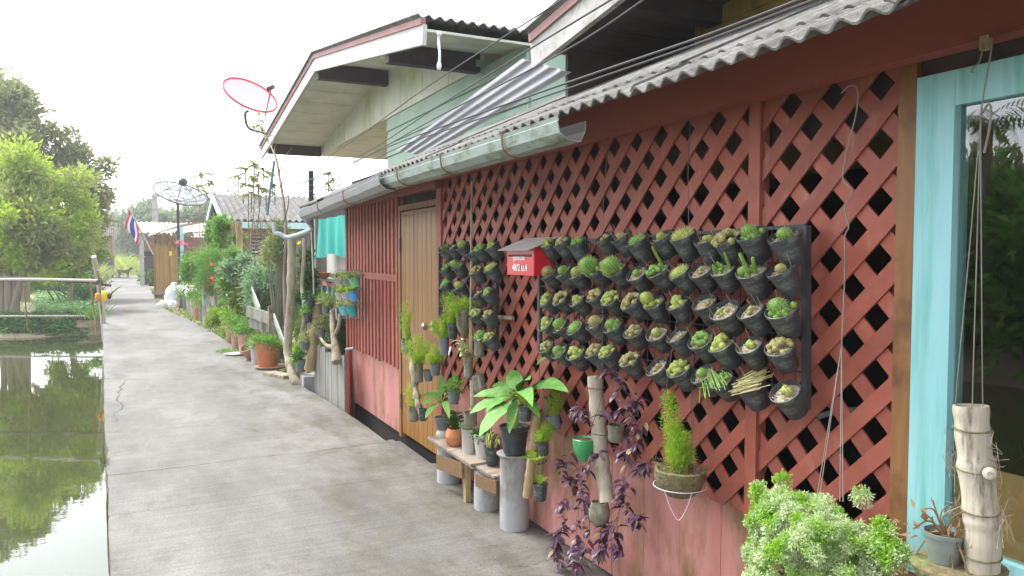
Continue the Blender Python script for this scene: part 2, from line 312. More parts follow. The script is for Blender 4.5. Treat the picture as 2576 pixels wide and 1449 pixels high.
# water
m, nt, p = nodes('canal_water'); L = nt.links.new
p.inputs['Base Color'].default_value = (.05,.058,.022,1); p.inputs['Roughness'].default_value = .02; p.inputs['IOR'].default_value = 1.75
g = N(nt, 'ShaderNodeNewGeometry'); mp = N(nt, 'ShaderNodeMapping'); mp.inputs['Scale'].default_value = (1.2,3.5,1); L(g.outputs['Position'], mp.inputs[0])
nz = N(nt, 'ShaderNodeTexNoise', Scale=1.3, Detail=3); L(mp.outputs[0], nz.inputs['Vector']); b = N(nt, 'ShaderNodeBump', Strength=.014, Distance=.05); L(nz.outputs[0], b.inputs['Height']); L(b.outputs[0], p.inputs['Normal'])
# window glass: clear pane with a mirror-like surface
m, nt, p = nodes('window_glass'); L = nt.links.new; nt.nodes.remove(p)
fr = N(nt, 'ShaderNodeFresnel', IOR=2.1); tr = N(nt, 'ShaderNodeBsdfTransparent'); tr.inputs[0].default_value = (.8,.82,.8,1)
gl = N(nt, 'ShaderNodeBsdfGlossy', Roughness=.0); gl.inputs[0].default_value = (.95,.97,1,1); mx = N(nt, 'ShaderNodeMixShader')
gb = N(nt, 'ShaderNodeNewGeometry'); iv = N(nt, 'ShaderNodeMath', operation='SUBTRACT'); iv.inputs[0].default_value = 1; L(gb.outputs['Backfacing'], iv.inputs[1]); fm_ = N(nt, 'ShaderNodeMath', operation='MULTIPLY'); L(fr.outputs[0], fm_.inputs[0]); L(iv.outputs[0], fm_.inputs[1])
L(fm_.outputs[0], mx.inputs[0]); L(tr.outputs[0], mx.inputs[1]); L(gl.outputs[0], mx.inputs[2]); L(mx.outputs[0], nt.nodes['Material Output'].inputs[0])
# netting: woven mesh with real holes in the weave
m, nt, p = nodes('dish_net'); L = nt.links.new; p.inputs['Base Color'].default_value = (.25,.26,.30,1); p.inputs['Roughness'].default_value = .7
t = N(nt, 'ShaderNodeBsdfTransparent'); mx = N(nt, 'ShaderNodeMixShader'); mx.inputs[0].default_value = .38
L(p.outputs[0], mx.inputs[1]); L(t.outputs[0], mx.inputs[2]); L(mx.outputs[0], nt.nodes['Material Output'].inputs[0])
# ------------------------------------------------------------------ light and sky
SUN_EL, SUN_AZ = R(58), R(-35)      # azimuth from +Y towards +X
w = bpy.data.worlds.new('World'); S.world = w; w.use_nodes = True; nt = w.node_tree; L = nt.links.new
sky = N(nt, 'ShaderNodeTexSky', sky_type='NISHITA'); sky.sun_disc = False; sky.sun_elevation = SUN_EL; sky.sun_rotation = SUN_AZ
sky.air_density = 1.0; sky.dust_density = 1.5; sky.ozone_density = 1.0
hs = N(nt, 'ShaderNodeHueSaturation'); hs.inputs['Saturation'].default_value = .22; hs.inputs['Value'].default_value = 1.0; L(sky.outputs[0], hs.inputs['Color'])
bg = nt.nodes['Background']; L(hs.outputs[0], bg.inputs[0]); bg.inputs[1].default_value = .15
sl = bpy.data.lights.new('sun', 'SUN'); sl.energy = 1.2; sl.angle = R(14); sl.color = (1,.96,.9)
so = bpy.data.objects.new('sun', sl); COL.objects.link(so)
sd = V((math.sin(SUN_AZ)*math.cos(SUN_EL), math.cos(SUN_AZ)*math.cos(SUN_EL), math.sin(SUN_EL))); so.location = sd*30
so.rotation_euler = sd.to_track_quat('Z', 'Y').to_euler()
S.view_settings.view_transform = 'Standard'; S.view_settings.look = 'None'; S.view_settings.gamma = 1; S.view_settings.exposure = 2.05
S.cycles.max_bounces = 8; S.cycles.transparent_max_bounces = 16; S.cycles.use_denoising = True
# ------------------------------------------------------------------ ground, water, path
WL = -.6
def lerp(a, b, t): return a+(b-a)*t
EDGE = [(-3.2,-60), (.02,-8), (-.16,4.2), (-.38,9.5), (-.86,21.6), (-1.1,30), (-1.5,45), (-2.0,62), (-2.2,68)]
def edge_x(y):
    for (xa, ya), (xb, yb) in zip(EDGE, EDGE[1:]):
        if y <= yb: return lerp(xa, xb, (y-ya)/(yb-ya))
    return -2.2
def ground_z(x, y):
    e = edge_x(y); bank_y = 23.2 + .5*math.sin(x*.9) - max(0, -x-2)*.15
    near = min(1, max(0, (y-bank_y+2.2)/5.0)); left = min(1, max(0, (-7.5-x + .5*math.sin(y*.7))/1.6)); right = min(1, max(0, (x-e-.35)/.4))
    k = max(near, left, right); k = k*k*(3-2*k)
    return lerp(-1.5, -.10, k) + (.03*math.sin(x*2.1+y*1.3) if k > .5 else 0) - (.12 if right > .5 else 0)
def axis(parts):
    out = []
    for a, b, n in parts: out += [a+(b-a)*i/n for i in range(n)]
    return out + [parts[-1][1]]
gx = axis([(-600,-60,6), (-60,-14,10), (-14,4,60), (4,20,8), (20,80,6), (80,600,6)]); gy = axis([(-300,-20,6), (-20,4,8), (4,36,80), (36,90,12), (90,900,8)])
mb = MB(); mb.add([(x, y, ground_z(x, y)) for y in gy for x in gx], [(j*len(gx)+i, j*len(gx)+i+1, (j+1)*len(gx)+i+1, (j+1)*len(gx)+i) for j in range(len(gy)-1) for i in range(len(gx)-1)])
tag(mb.build('ground', 'soil', None, True), kind='structure')
mb = MB(); xs = axis([(-12,2.2,20)]); ys = axis([(-60,27,20)])
mb.add([(x, y, WL) for y in ys for x in xs], [(j*len(xs)+i, j*len(xs)+i+1, (j+1)*len(xs)+i+1, (j+1)*len(xs)+i) for j in range(len(ys)-1) for i in range(len(xs)-1)])
tag(mb.build('water', 'canal_water'), kind='structure')
RIGHT = [(2.6,-60), (2.6,-8), (2.12,-2), (2.12,5.0), (2.12,5.38), (1.89,5.44), (1.87,6.3), (1.85,7.5), (1.80,8.6), (1.72,9.6), (1.66,11), (1.45,14), (1.3,17), (1.05,20), (.75,23), (.5,26), (.42,40), (.40,62), (.4,68)]
def right_x(y):
    for (xa, ya), (xb, yb) in zip(RIGHT, RIGHT[1:]):
        if y <= yb: return lerp(xa, xb, (y-ya)/(yb-ya))
    return .4
mb = MB(); joints = [-20,-8,.2,5.18,11.4,17.5,25.5,36,50,68]
for a, b in zip(joints, joints[1:]):
    a += .002; b -= .002; n = 44; top = []; 
    for i in range(n+1):
        y = a+(b-a)*i/n; jig = .004*math.sin(y*1.3)+.004*math.sin(y*4.7)+random.gauss(0,.0025)
        top += [(edge_x(y)+jig, y, 0), (right_x(y)+jig*.6, y, 0)]
    vs = top + [(x, y, -.16) for x, y, z in top]; k = len(top); fs = []
    for i in range(n):
        q = 2*i; fs += [(q, q+1, q+3, q+2), (q+k, q+2+k, q+3+k, q+1+k), (q, q+2, q+2+k, q+k), (q+1, q+1+k, q+3+k, q+3)]
    fs += [(0, k, k+1, 1), (2*n, 2*n+1, 2*n+1+k, 2*n+k)]
    mb.add(vs, fs)
tag(mb.build('path', 'concrete'), kind='structure')
mb = MB()
for y in joints[2:-1]:
    for x in (edge_x(y)+.14, edge_x(y)+.95): mb.bb(x-.07, x+.07, y-.3, y-.16, -1.6, -.16)
pp = mb.build('path_piers', 'cement'); tag(pp, kind='structure')
# ------------------------------------------------------------------ the red lattice house
WALL = 2.05
house = T('red_house', 'red house with a lattice front, brown door and blue window beside the path', 'house', (2.6, 4.0, 0))
def clip(poly, y0, y1, z0, z1):
    for ax, lim, sg in ((0,y0,1),(0,y1,-1),(1,z0,1),(1,z1,-1)):
        out = []
        for i, a in enumerate(poly):
            b = poly[(i+1)%len(poly)]; da = sg*(a[ax]-lim); db = sg*(b[ax]-lim)
            if da >= 0: out.append(a)
            if da*db < 0: t = da/(da-db); out.append((a[0]+(b[0]-a[0])*t, a[1]+(b[1]-a[1])*t))
        poly = out
        if not poly: return poly
    return poly
def lattice(y0, y1, z0, z1, c_plus, c_minus, per=.1778, hw=.0395):
    mb = MB()
    for sgn, c0, xf, xb in ((1, c_plus, 2.034, 2.042), (-1, c_minus, 2.0435, 2.0515)):
        for k in range(-60, 60):
            c = c0 + per*(k+.5) + random.uniform(-.004,.004)
            w = hw*random.uniform(.94,1.06); ya, yb = y0-1, y1+1; sl = sgn*(1+random.uniform(-.004,.004)); ym_ = (y0+y1)/2; c += (sl-sgn)*ym_     # z = c - sl*y
            poly = clip([(ya, c-sl*ya-w), (yb, c-sl*yb-w), (yb, c-sl*yb+w), (ya, c-sl*ya+w)], y0, y1, z0, z1)
            if len(poly) < 3: continue
            j = random.uniform(-.0015,.0015); n = len(poly)
            vs = [(xf+j, y, z) for y, z in poly]+[(xb+j, y, z) for y, z in poly]
            mb.add(vs, [tuple(range(n)), tuple(range(2*n-1, n-1, -1))]+[(i, i+n, (i+1)%n+n, (i+1)%n) for i in range(n)])
    return mb.build('lattice_panel', 'red_paint', house)
lattice(1.515, 2.07, .60, 2.36, 3.704, .17)
lattice(2.13, 5.30, .62, 2.36, 4.246, -.212)
mb = MB(); mb.bb(2.022, 2.07, 2.072, 2.128, .60, 2.36); mb.build('post', 'red_paint', house)
mb = MB(); mb.bb(2.022, 2.075, 5.302, 5.40, 0.0, 2.1); mb.build('post', 'red_paint', house)
mb = MB(); mb.bb(2.062, 2.09, 1.512, 1.56, .60, 2.3); mb.build('post', 'red_paint', house)
# bottom boards
mb = MB(); y = -1.5; 
while y < 5.29:
    w = random.choice((.2,.24,.26,.3)); y2 = min(y+w, 5.30)
    mb.bb(2.066+random.uniform(0,.004), 2.09, y+.0016, y2-.0016, .015, .655+random.uniform(-.02,.012) if y2 > 1.5 or y2 < .6 else .60); y = y2
mb.build('board_wall', 'red_boards', house)
mb = MB(); mb.bb(2.05, 2.09, -1.5, .55, .66, 2.4); mb.build('side_wall', 'red_boards', house)
# window
mb = MB(); mb.bb(2.012, 2.08, 1.452, 1.510, .63, 2.36); mb.bb(2.012, 2.08, .45, 1.452, .605, .668); mb.build('window_surround', 'frame_wood', house); MB().bb(2.030, 2.08, .45, 1.452, 2.108, 2.36).build('window_header', 'dark_boards', house)  # brown header coloured dark to paint in the shade under the beam
win = MB().bb(2.008, 2.075, 1.335, 1.448, .672, 2.104).bb(2.008, 2.075, .56, .67, .672, 2.104).build('window', 'blue_paint', house)
MB().bb(2.010, 2.073, .67, 1.335, .672, .795).build('rail', 'blue_paint', win); MB().bb(2.010, 2.073, .67, 1.335, 2.008, 2.104).build('rail', 'blue_paint', win)
MB().bb(2.034, 2.040, .66, 1.345, .78, 2.02).build('pane', 'window_glass', win)
MB().bb(2.048, 2.06, .60, 1.42, .6, 1.02).build('inner_board', 'brown_board', house)
# door
mb = MB()
door = MB().bb(2.045, 2.075, 5.43, 6.295, .045, 1.965).build('door', 'door_wood', house)
mb = MB(); y = 5.44; k = 0
for k in range(8):
    a = 5.435+k*.107; mb.bb(2.036, 2.046, a+.003, a+.104, .05, 1.93)
mb.bb(2.034, 2.046, 5.432, 6.293, 1.933, 1.964); mb.build('door_boards', 'door_wood', door)
mb = MB(); Mx = rot_tilt((-1,0,0)); mb.lathe([(.034,0),(.034,.008),(.012,.012),(.011,.04),(.026,.046),(.031,.058),(.03,.075),(.018,.084),(.0,.085)], (2.036, 5.535, 1.04), 20, Mx); mb.build('handle', 'chrome', door, True)
for z in (.32, 1.05, 1.68): MB().bb(2.028, 2.036, 6.296, 6.312, z-.06, z+.06).tube([(2.026,6.303,z-.06),(2.026,6.303,z+.06)], .008, 8).build('hinge', 'wire', door)
mb = MB(); mb.bb(2.03, 2.09, 6.312, 6.37, 0, 2.02); mb.bb(2.03, 2.09, 5.402, 5.43, .0, 2.02); mb.bb(2.03,2.09,5.43,6.31,1.975,2.02); mb.build('door_frame', 'frame_wood', house)
# ribbed wall
mb = MB(); mb.bb(2.068, 2.09, 6.372, 8.20, .0, 2.12); mb.build('ribbed_wall', 'red_boards', house)
mb = MB(); k = 0; y = 6.40
while y < 8.17:
    for z0, z1 in ((.585+.004*k%.02, 1.355), (1.425, 2.12)): mb.bb(2.03, 2.066, y, y+.058, z0, z1)
    y += .118; k += 1
mb.build('batten', 'red_paint', house)
MB().bb(2.026, 2.066, 6.39, 8.19, 1.358, 1.422).build('wall_rail', 'red_paint', house)
MB().bb(2.02, 2.10, 8.155, 8.215, -.2, 2.12).build('post', 'red_paint', house)
# inside, dark
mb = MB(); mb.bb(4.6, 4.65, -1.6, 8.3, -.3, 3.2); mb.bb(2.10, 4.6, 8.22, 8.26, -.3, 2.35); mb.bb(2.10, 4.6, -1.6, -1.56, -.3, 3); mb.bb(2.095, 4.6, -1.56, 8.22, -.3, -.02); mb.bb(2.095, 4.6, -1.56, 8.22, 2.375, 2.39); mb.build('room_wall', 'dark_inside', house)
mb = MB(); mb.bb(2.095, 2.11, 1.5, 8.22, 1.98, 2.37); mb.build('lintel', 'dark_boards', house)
# things seen through the lattice
pts = curve([(2.5,2.62,.3),(2.42,2.45,.62),(2.35,2.25,.86),(2.4,2.02,1.0),(2.5,1.8,1.02)]); mb = MB(); mb.tube(pts, .011, 8)
one('white_hose', mb, 'white_paint', 'white hose curving in the dark behind the lattice', 'hose', smooth=True)
# beam and roof
def roof_z(x): return 2.165+.449*(x-1.55)
mb = MB(); mb.bb(1.93, 2.0, -2.0, 5.25, 2.145, 2.31); mb.build('beam', 'red_beam', house)
mb = MB(); mb.bb(1.96, 2.02, 5.25, 8.75, 2.09, 2.27); mb.build('beam', 'red_beam', house)
def corrugated(P0, P1, Q0, Q1, n, amp, nl=6, th=.006, sag=0):
    """sheet whose low edge runs P0-P1 and high edge Q0-Q1, waves across the edge"""
    P0, P1, Q0, Q1 = map(V, (P0, P1, Q0, Q1)); nrm = (P1-P0).cross(Q0-P0).normalized()
    if nrm.z < 0: nrm = -nrm
    mb = MB(); k = n*8; vs = []
    for s in (1, -1):
        for j in range(nl+1):
            for i in range(k+1):
                t = i/k; a = P0.lerp(P1, t); b = Q0.lerp(Q1, t); p = a.lerp(b, j/nl)
                vs.append(p + nrm*(amp*math.cos(2*math.pi*n*t) + s*th/2 - sag*math.sin(math.pi*t)))
    w = k+1; o = w*(nl+1); fs = []
    for j in range(nl):
        for i in range(k):
            a = j*w+i; fs += [(a, a+1, a+w+1, a+w), (a+o, a+w+o, a+w+1+o, a+1+o)]
    for i in range(k): fs += [(i, i+o, i+1+o, i+1), (nl*w+i, nl*w+i+1, nl*w+i+1+o, nl*w+i+o)]
    for j in range(nl): fs += [(j*w, (j+1)*w, (j+1)*w+o, j*w+o), (j*w+k, j*w+k+o, (j+1)*w+k+o, (j+1)*w+k)]
    return mb.add(vs, fs)
sheets = [(-2.0,-.9,.006),(-.95,.15,0),(.1,1.2,.008),(1.15,2.25,0),(2.2,3.3,.008),(3.25,4.35,0),(4.3,5.4,.007)]
roof = None
mb = MB()
for y0, y1, dz in sheets:
    xe = 1.55+random.uniform(-.012,.012); c = corrugated((xe, y0, roof_z(xe)+dz), (xe, y1, roof_z(xe)+dz), (1.86, y0, roof_z(1.86)+dz), (1.86, y1, roof_z(1.86)+dz), 13, .0115, 2, .007); mb.add(c.v, c.f)
    xe = 1.77+random.uniform(-.01,.01); c = corrugated((xe, y0, roof_z(xe)+dz+.010), (xe, y1, roof_z(xe)+dz+.010), (3.25, y0, roof_z(3.25)+dz+.01), (3.25, y1, roof_z(3.25)+dz+.01), 13, .0115, 4, .007); mb.add(c.v, c.f)
roof = mb.build('roof', 'cement_roof', house, True)
mb = MB()
for y0, y1 in ((5.35,6.45),(6.4,7.5),(7.45,8.7)):
    def zz(x, y): return roof_z(x) - .03 - .012*(y-5.3)
    c = corrugated((1.56, y0, zz(1.56,y0)), (1.62, y1, zz(1.62,y1)), (3.25, y0, zz(3.25,y0)), (3.25, y1, zz(3.25,y1)), 13, .0115, 4, .007); mb.add(c.v, c.f)
mb.build('roof', 'cement_roof', house, True)
# gutters (fixed to the eave)
def gutter(path, prof, th=.004):
    mb = MB(); n = len(prof); vs = []
    off = []
    for i, (x, z) in enumerate(prof):
        a = V((prof[max(i-1,0)][0], prof[max(i-1,0)][1])); b = V((prof[min(i+1,n-1)][0], prof[min(i+1,n-1)][1])); t = (b-a).normalized(); off.append((x-t.y*th, z+t.x*th))
    for p in path:
        vs += [(p[0]+x, p[1], p[2]+z) for x, z in prof] + [(p[0]+x, p[1], p[2]+z) for x, z in off]
    fs = []; fi = []; w = 2*n
    for j in range(len(path)-1):
        for i in range(n-1):
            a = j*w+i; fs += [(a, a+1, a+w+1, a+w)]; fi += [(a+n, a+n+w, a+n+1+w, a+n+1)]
        fs += [(j*w, j*w+w, j*w+w+n, j*w+n), (j*w+n-1, j*w+2*n-1, (j+1)*w+2*n-1, (j+1)*w+n-1)]
    for j in (0, len(path)-1):
        for i in range(n-1): fs.append((j*w+i, j*w+i+n, j*w+i+n+1, j*w+i+1))
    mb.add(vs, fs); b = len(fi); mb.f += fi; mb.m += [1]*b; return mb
GP = [(0,.0),(.006,-.016),(0,-.020),(.012,-.062),(.05,-.088),(.105,-.092),(.128,-.05),(.130,-.01)]
def gline(a, b, n=10): return [V(a).lerp(V(b), i/n) + V((random.uniform(-.003,.003), 0, random.uniform(-.003,.003))) for i in range(n+1)]
g1 = gutter(gline((1.435, 2.52, 2.128), (1.44, 4.93, 2.122)), GP).build('gutter', ['gutter_metal', 'dark_inside'], house, False)  # near-black inner faces paint in the shade under the roof overhang
tag(g1, 'greenish stained gutter length')
for y in (3.0, 3.75, 4.5):
    MB().tube(curve([(1.428,y,2.13),(1.437,y,2.06),(1.48,y,2.03),(1.54,y,2.026),(1.58,y,2.07)], 12), .0045, 6).build('strap', 'frame_wood', g1)
g2 = gutter(gline((1.40, 4.80, 2.128), (1.60, 8.60, 2.085)), [(x*1.12, z*1.15-.004) for x, z in GP]).build('gutter', ['galvanised', 'dark_inside'], house, False)  # inner faces near-black here too, overhang shade put into the colour
tag(g2, 'grey galvanised gutter length with a rusty far end')
for y in (6.0, 7.3): x = 1.40+.2*(y-4.8)/3.8; MB().tube(curve([(x-.004,y,2.11),(x+.005,y,2.03),(x+.08,y,1.995),(x+.15,y,2.03)], 10), .0045, 6).build('strap', 'frame_wood', g2)
# drain pipe from the far gutter to the bamboo post
a = V((1.68,8.62,1.99)); mb = MB(); mb.tube(curve([a, WY(785,574,8.8), WY(757,588,9.0), WY(723,597,9.2), WY(703,588,9.25), WY(692,585,9.3), WY(689,560,9.3)], 24), .026, 10)
one('drain_pipe', mb, 'pvc', 'pale curved drain pipe running from the grey gutter to the bamboo post', 'pipe', smooth=True)
# path-side threshold planks
for k, (x, lab) in enumerate(((1.935,'weathered grey plank at the path side of the door step'),(2.005,'darker grey plank closest under the brown door'))):
    mb = MB(); mb.box((x, 5.9, -.045-.02*k), (.062, .9, .035), Euler((.01,.02,.01*k))); one('step_plank', mb, 'dark_plank', lab, 'plank')
# loose corrugated metal strip lying on the roof
P0 = WX(1064,394,2.40); P1 = WX(1000,376,2.35); Q0 = WX(1435,182,2.40); Q1 = WX(1312,148,2.38)
c = corrugated(P0, P1, Q0, Q1, 4, .009, 10, .006); one('metal_sheet', c, 'galvanised', 'long silver corrugated metal strip running down across the cement roof', 'metal sheet', smooth=True)
# ------------------------------------------------------------------ green gable house behind
PH = .19
def gable_house(root, xf, xw, yr, zr, yn, zn, yf, zf, wall_mat, z0, low_mat, soffit, trim, fascia, roofm, y_wall, purl, zsplit):
    """gable end facing the path: fascia plane xf, wall plane xw, ridge (yr,zr), near eave (yn,zn), far eave (yf,zf)"""
    xb = xw+5
    for (ya, za, yb, zb) in ((yr,zr,yn,zn),(yr,zr,yf,zf)):
        c = corrugated((xf-.06, ya, za+.055), (xb, ya, za+.055), (xf-.06, yb, zb+.055), (xb, yb, zb+.055), 62, .015, 5, .010); c.build('roof', roofm, root, True)
        MB().bar((xf, ya, za-.09), (xf, yb, zb-.09), .035, .16, up=(0,0,1)).build('fascia', fascia, root)
        MB().bar((xf-.012, ya, za+.015), (xf-.012, yb, zb+.015), .045, .05, up=(0,0,1)).build('trim', trim, root)
        n = 9; mb = MB()
        for i in range(n):                                         # soffit boards, running back to the wall
            p = V((0, ya, za)).lerp(V((0, yb, zb)), i/n); q = V((0, ya, za)).lerp(V((0, yb, zb)), (i+1)/n); e = (q-p)*.015
            a, b = p+e, q-e; mb.bar(((xf+.02+xb)/2, a.y, a.z-.05), ((xf+.02+xb)/2, b.y, b.z-.05), xb-xf-.02, .02, up=(0,0,1))
        mb.build('soffit', soffit, root)
    for (yp, zp, len_) in purl:
        MB().bb(xf+.02, xw-.002, yp-.06, yp+.06, zp-PH, zp).build('purlin', 'purlin', root)
e = WY(661,375,14.9)
gh = T('green_house', 'pale green house with a white gable and wide white eaves behind the red house', 'house', (4.5, 10, 0))
gable_house(gh, 2.10, 3.05, 10.0, 4.14, 5.85, 3.46, 14.85, 3.56, 'white_boards', 0, 'green_boards', 'white_boards', 'pink_trim', 'white_paint', 'cement_roof', 0,
            [(10.0, 4.06, 0), (6.95, 3.585, 0), (14.2, 3.60, 0)], 0)
mb = MB()                                                          # white vertical boards of the gable
y = 6.9
def gab_top(y): return (3.46+(4.14-3.46)*(y-5.85)/4.15 if y < 10 else 4.14+(3.56-4.14)*(y-10)/4.85) - .06
zb0 = WX(1216,171,3.05).z; zb1 = WX(843,366,3.05).z; yb0 = WX(1216,171,3.05).y; yb1 = WX(843,366,3.05).y
zw = (zb0+zb1)/2
while y < 14.3:
    y2 = y+.42; x = 3.05+random.uniform(-.002,.002); mb.add([(x, y+.004, zw), (x, y2-.004, zw), (x, y2-.004, gab_top(y2)), (x, y+.004, gab_top(y))] + [(3.10, y+.004, zw), (3.10, y2-.004, zw), (3.10, y2-.004, gab_top(y2)), (3.10, y+.004, gab_top(y))], [(0,1,2,3),(7,6,5,4),(0,4,5,1),(1,5,6,2),(2,6,7,3),(3,7,4,0)]); y = y2
mb.build('gable_wall', 'white_boards', gh)
mb = MB(); z = zw-.004; k = 0
while z > 1.9:
    x = 3.062+.004*(k%2); mb.box((x+.02, 8.0, z-.085), (.035, 4.15, .168), Euler((0,.12,0))); z -= .172; k += 1
mb.build('plank_wall', 'green_boards', gh)
MB().bb(3.08, 3.12, 5.95, 10.05, 1.9, zw-.01).build('wall_back', 'green_boards', gh)
MB().bb(3.0, 3.16, 6.84, 6.92, zw, 3.5).build('corner_board', 'green_boards', gh)
MB().bb(3.1, 8, 5.9, 5.95, 2.0, 3.45).build('side_wall', 'green_boards', gh); MB().bb(3.1,8,10.05,10.1,1.9,4.0).build('side_wall', 'green_boards', gh)
# rope hanging from the fascia
t = WX(1106,80,2.08); b = WX(1104,175,2.08); one('rope', MB().tube(curve([t, t.lerp(b,.2)+V((0,.02,0)), t.lerp(b,.6)+V((0,-.01,0)), b], 12), [.018,.022,.012,.010,.010,.012,.010,.010,.010,.010,.012,.02,.014], 7), 'white_sack', 'frayed white rope hanging from the white fascia of the green house', 'rope')
# porch under it: teal cloth, door leaf, shelf, balusters
mb = MB(); p0 = WX(792,545,2.5); p1 = WX(875,540,2.5); n = 30; vs = []
for j in range(9):
    for i in range(n+1):
        t = i/n; y = lerp(11.8, 9.6, t); vs.append((2.44+.03*math.sin(t*23+j*.2)+.012*math.sin(t*51), y, lerp(2.12, 1.58-.03*math.sin(t*9), j/8)))
mb.add(vs, [(j*(n+1)+i, j*(n+1)+i+1, (j+1)*(n+1)+i+1, (j+1)*(n+1)+i) for j in range(8) for i in range(n)])
one('teal_cloth', mb, 'teal_cloth', 'teal green shade cloth hanging between the porch and the ribbed red wall', 'cloth', smooth=True)
MB().bb(2.62, 2.66, 8.3, 12.4, -.2, 1.1).build('porch_wall', 'dark_teal', gh)
MB().bb(2.50, 2.60, 8.3, 12.2, 1.13, 1.23).build('porch_rail', 'brick_red', gh)
for k, u in enumerate((811, 826, 838, 848)):
    p = WX(u, 700, 2.55); mb = MB(); mb.lathe([(.03,.55),(.03,.62),(.018,.66),(.034,.76),(.04,.84),(.022,.92),(.018,.98),(.036,1.02),(.02,1.06),(.03,1.13)], (2.55, p.y, 0), 10); mb.build('baluster', 'white_paint', gh, True)
MB().bb(2.70, 2.74, 11.0, 12.2, 1.0, 2.0).build('porch_door', 'white_paint', gh)
MB().bb(2.42, 2.50, 11.7, 11.8, -.2, 2.3).build('post', 'grey_planks', gh)
MB().bb(2.9, 2.95, 8.3, 14, -.2, 2.6).build('back_wall', 'dark_boards', gh)
mb = MB()
for k in range(7): mb.tube([(2.30+.03*k, 9.2, 1.235), (2.30+.03*k, 11.4, 1.235)], .006, 5)
for y in (9.3, 10.2, 11.3): mb.tube([(2.28,y,1.228),(2.52,y,1.228)], .007, 5)
for k in range(6): mb.tube([(2.30, 9.25, 1.25+.03*k), (2.30, 9.8, 1.25+.03*k)], .004, 4)
one('wire_shelf', mb, 'rack_metal', 'thin dark wire shelf on the porch rail below the teal cloth', 'shelf')
p = WX(807,686,2.40); mb = MB(); mb.lathe([(.0,.0),(.09,.0),(.13,.03),(.15,.085),(.14,.085),(.12,.04),(0,.03)], (2.40, p.y, 1.245), 20)
one('clay_bowl', mb, 'terracotta', 'orange clay bowl on the wire shelf', 'bowl', smooth=True)
# ------------------------------------------------------------------ yellow plank house close behind
PH = .11
yh = T('yellow_house', 'yellow plank house with dark wide eaves above the cement roof', 'house', (4.4, 1.5, 0))
gable_house(yh, 2.23, 2.95, .5, 3.45, -3.5, 2.9, 4.22, 2.925, 'yellow_boards', 0, 'yellow_boards', 'dark_boards', 'pink_trim', 'old_white', 'cement_roof', 0,
            [(3.38, 3.0, 0), (.5, 3.4, 0)], 0)
mb = MB(); z = 2.3; k = 0
while z < 3.3:
    mb.box((2.965+.003*(k%2), 0.95, z+.075), (.03, 5.08, .152), Euler((0,.1,0))); z += .15; k += 1
mb.build('plank_wall', 'yellow_boards', yh)
MB().bb(2.985, 3.02, -2, 3.50, 2.0, 3.35).build('wall_back', 'yellow_boards', yh)
MB().bb(2.925, 3.0, 3.485, 3.525, 2.3, 3.0).build('corner_board', 'yellow_boards', yh)
MB().bb(3.3, 3.34, 3.47, 4.15, 2.0, 2.9).build('side_wall', 'dark_boards', yh); MB().bb(3.3, 8, 3.42, 3.46, 2, 3).build('side_wall', 'dark_boards', yh)
MB().bb(2.42, 7, 4.12, 4.15, 2.3, 2.90).build('eave_wall', 'dark_boards', yh)
# ------------------------------------------------------------------ cactus pots on the wire racks
def Z6(x, y): return (1331+x*.3852, 515.2+y*.3852)
def Z5(x, y): return (1073.4+x*.237, 558.2+y*.237)
def rib_ball(mb, c, r, el=1.0, ribs=14, m=0, spines=0, ms=1, ax=None):
    n = ribs*2; prof = [(max(.001, r*math.sin(math.pi*t)), r*el*(1-math.cos(math.pi*t))) for t in [i/9 for i in range(10)]]; prof[0] = (.001, 0); prof[-1] = (.001, 2*r*el)
    M = rot_tilt(ax) if ax is not None else None
    mb.lathe(prof, c, n, M, m, lambda a, z: 1+.09*math.cos(a*ribs))
    if spines:
        c = V(c)
        for i in range(ribs):
            a = 2*math.pi*i/ribs
            for t in [.25+.65*k/spines for k in range(spines)]:
                d = V((math.sin(math.pi*t)*math.cos(a), math.sin(math.pi*t)*math.sin(a), -math.cos(math.pi*t)*el)); p = V((0,0,r*el)) + d*r*1.05
                e = (d.normalized() + V((random.uniform(-.5,.5), random.uniform(-.5,.5), random.uniform(-.2,.6)))).normalized()*r*.32; sd = d.orthogonal().normalized()*r*.03
                q = [p+sd, p-sd, p+e]; mb.add([c+(M @ x if M else x) for x in q], [(0,1,2)], ms)
    return mb
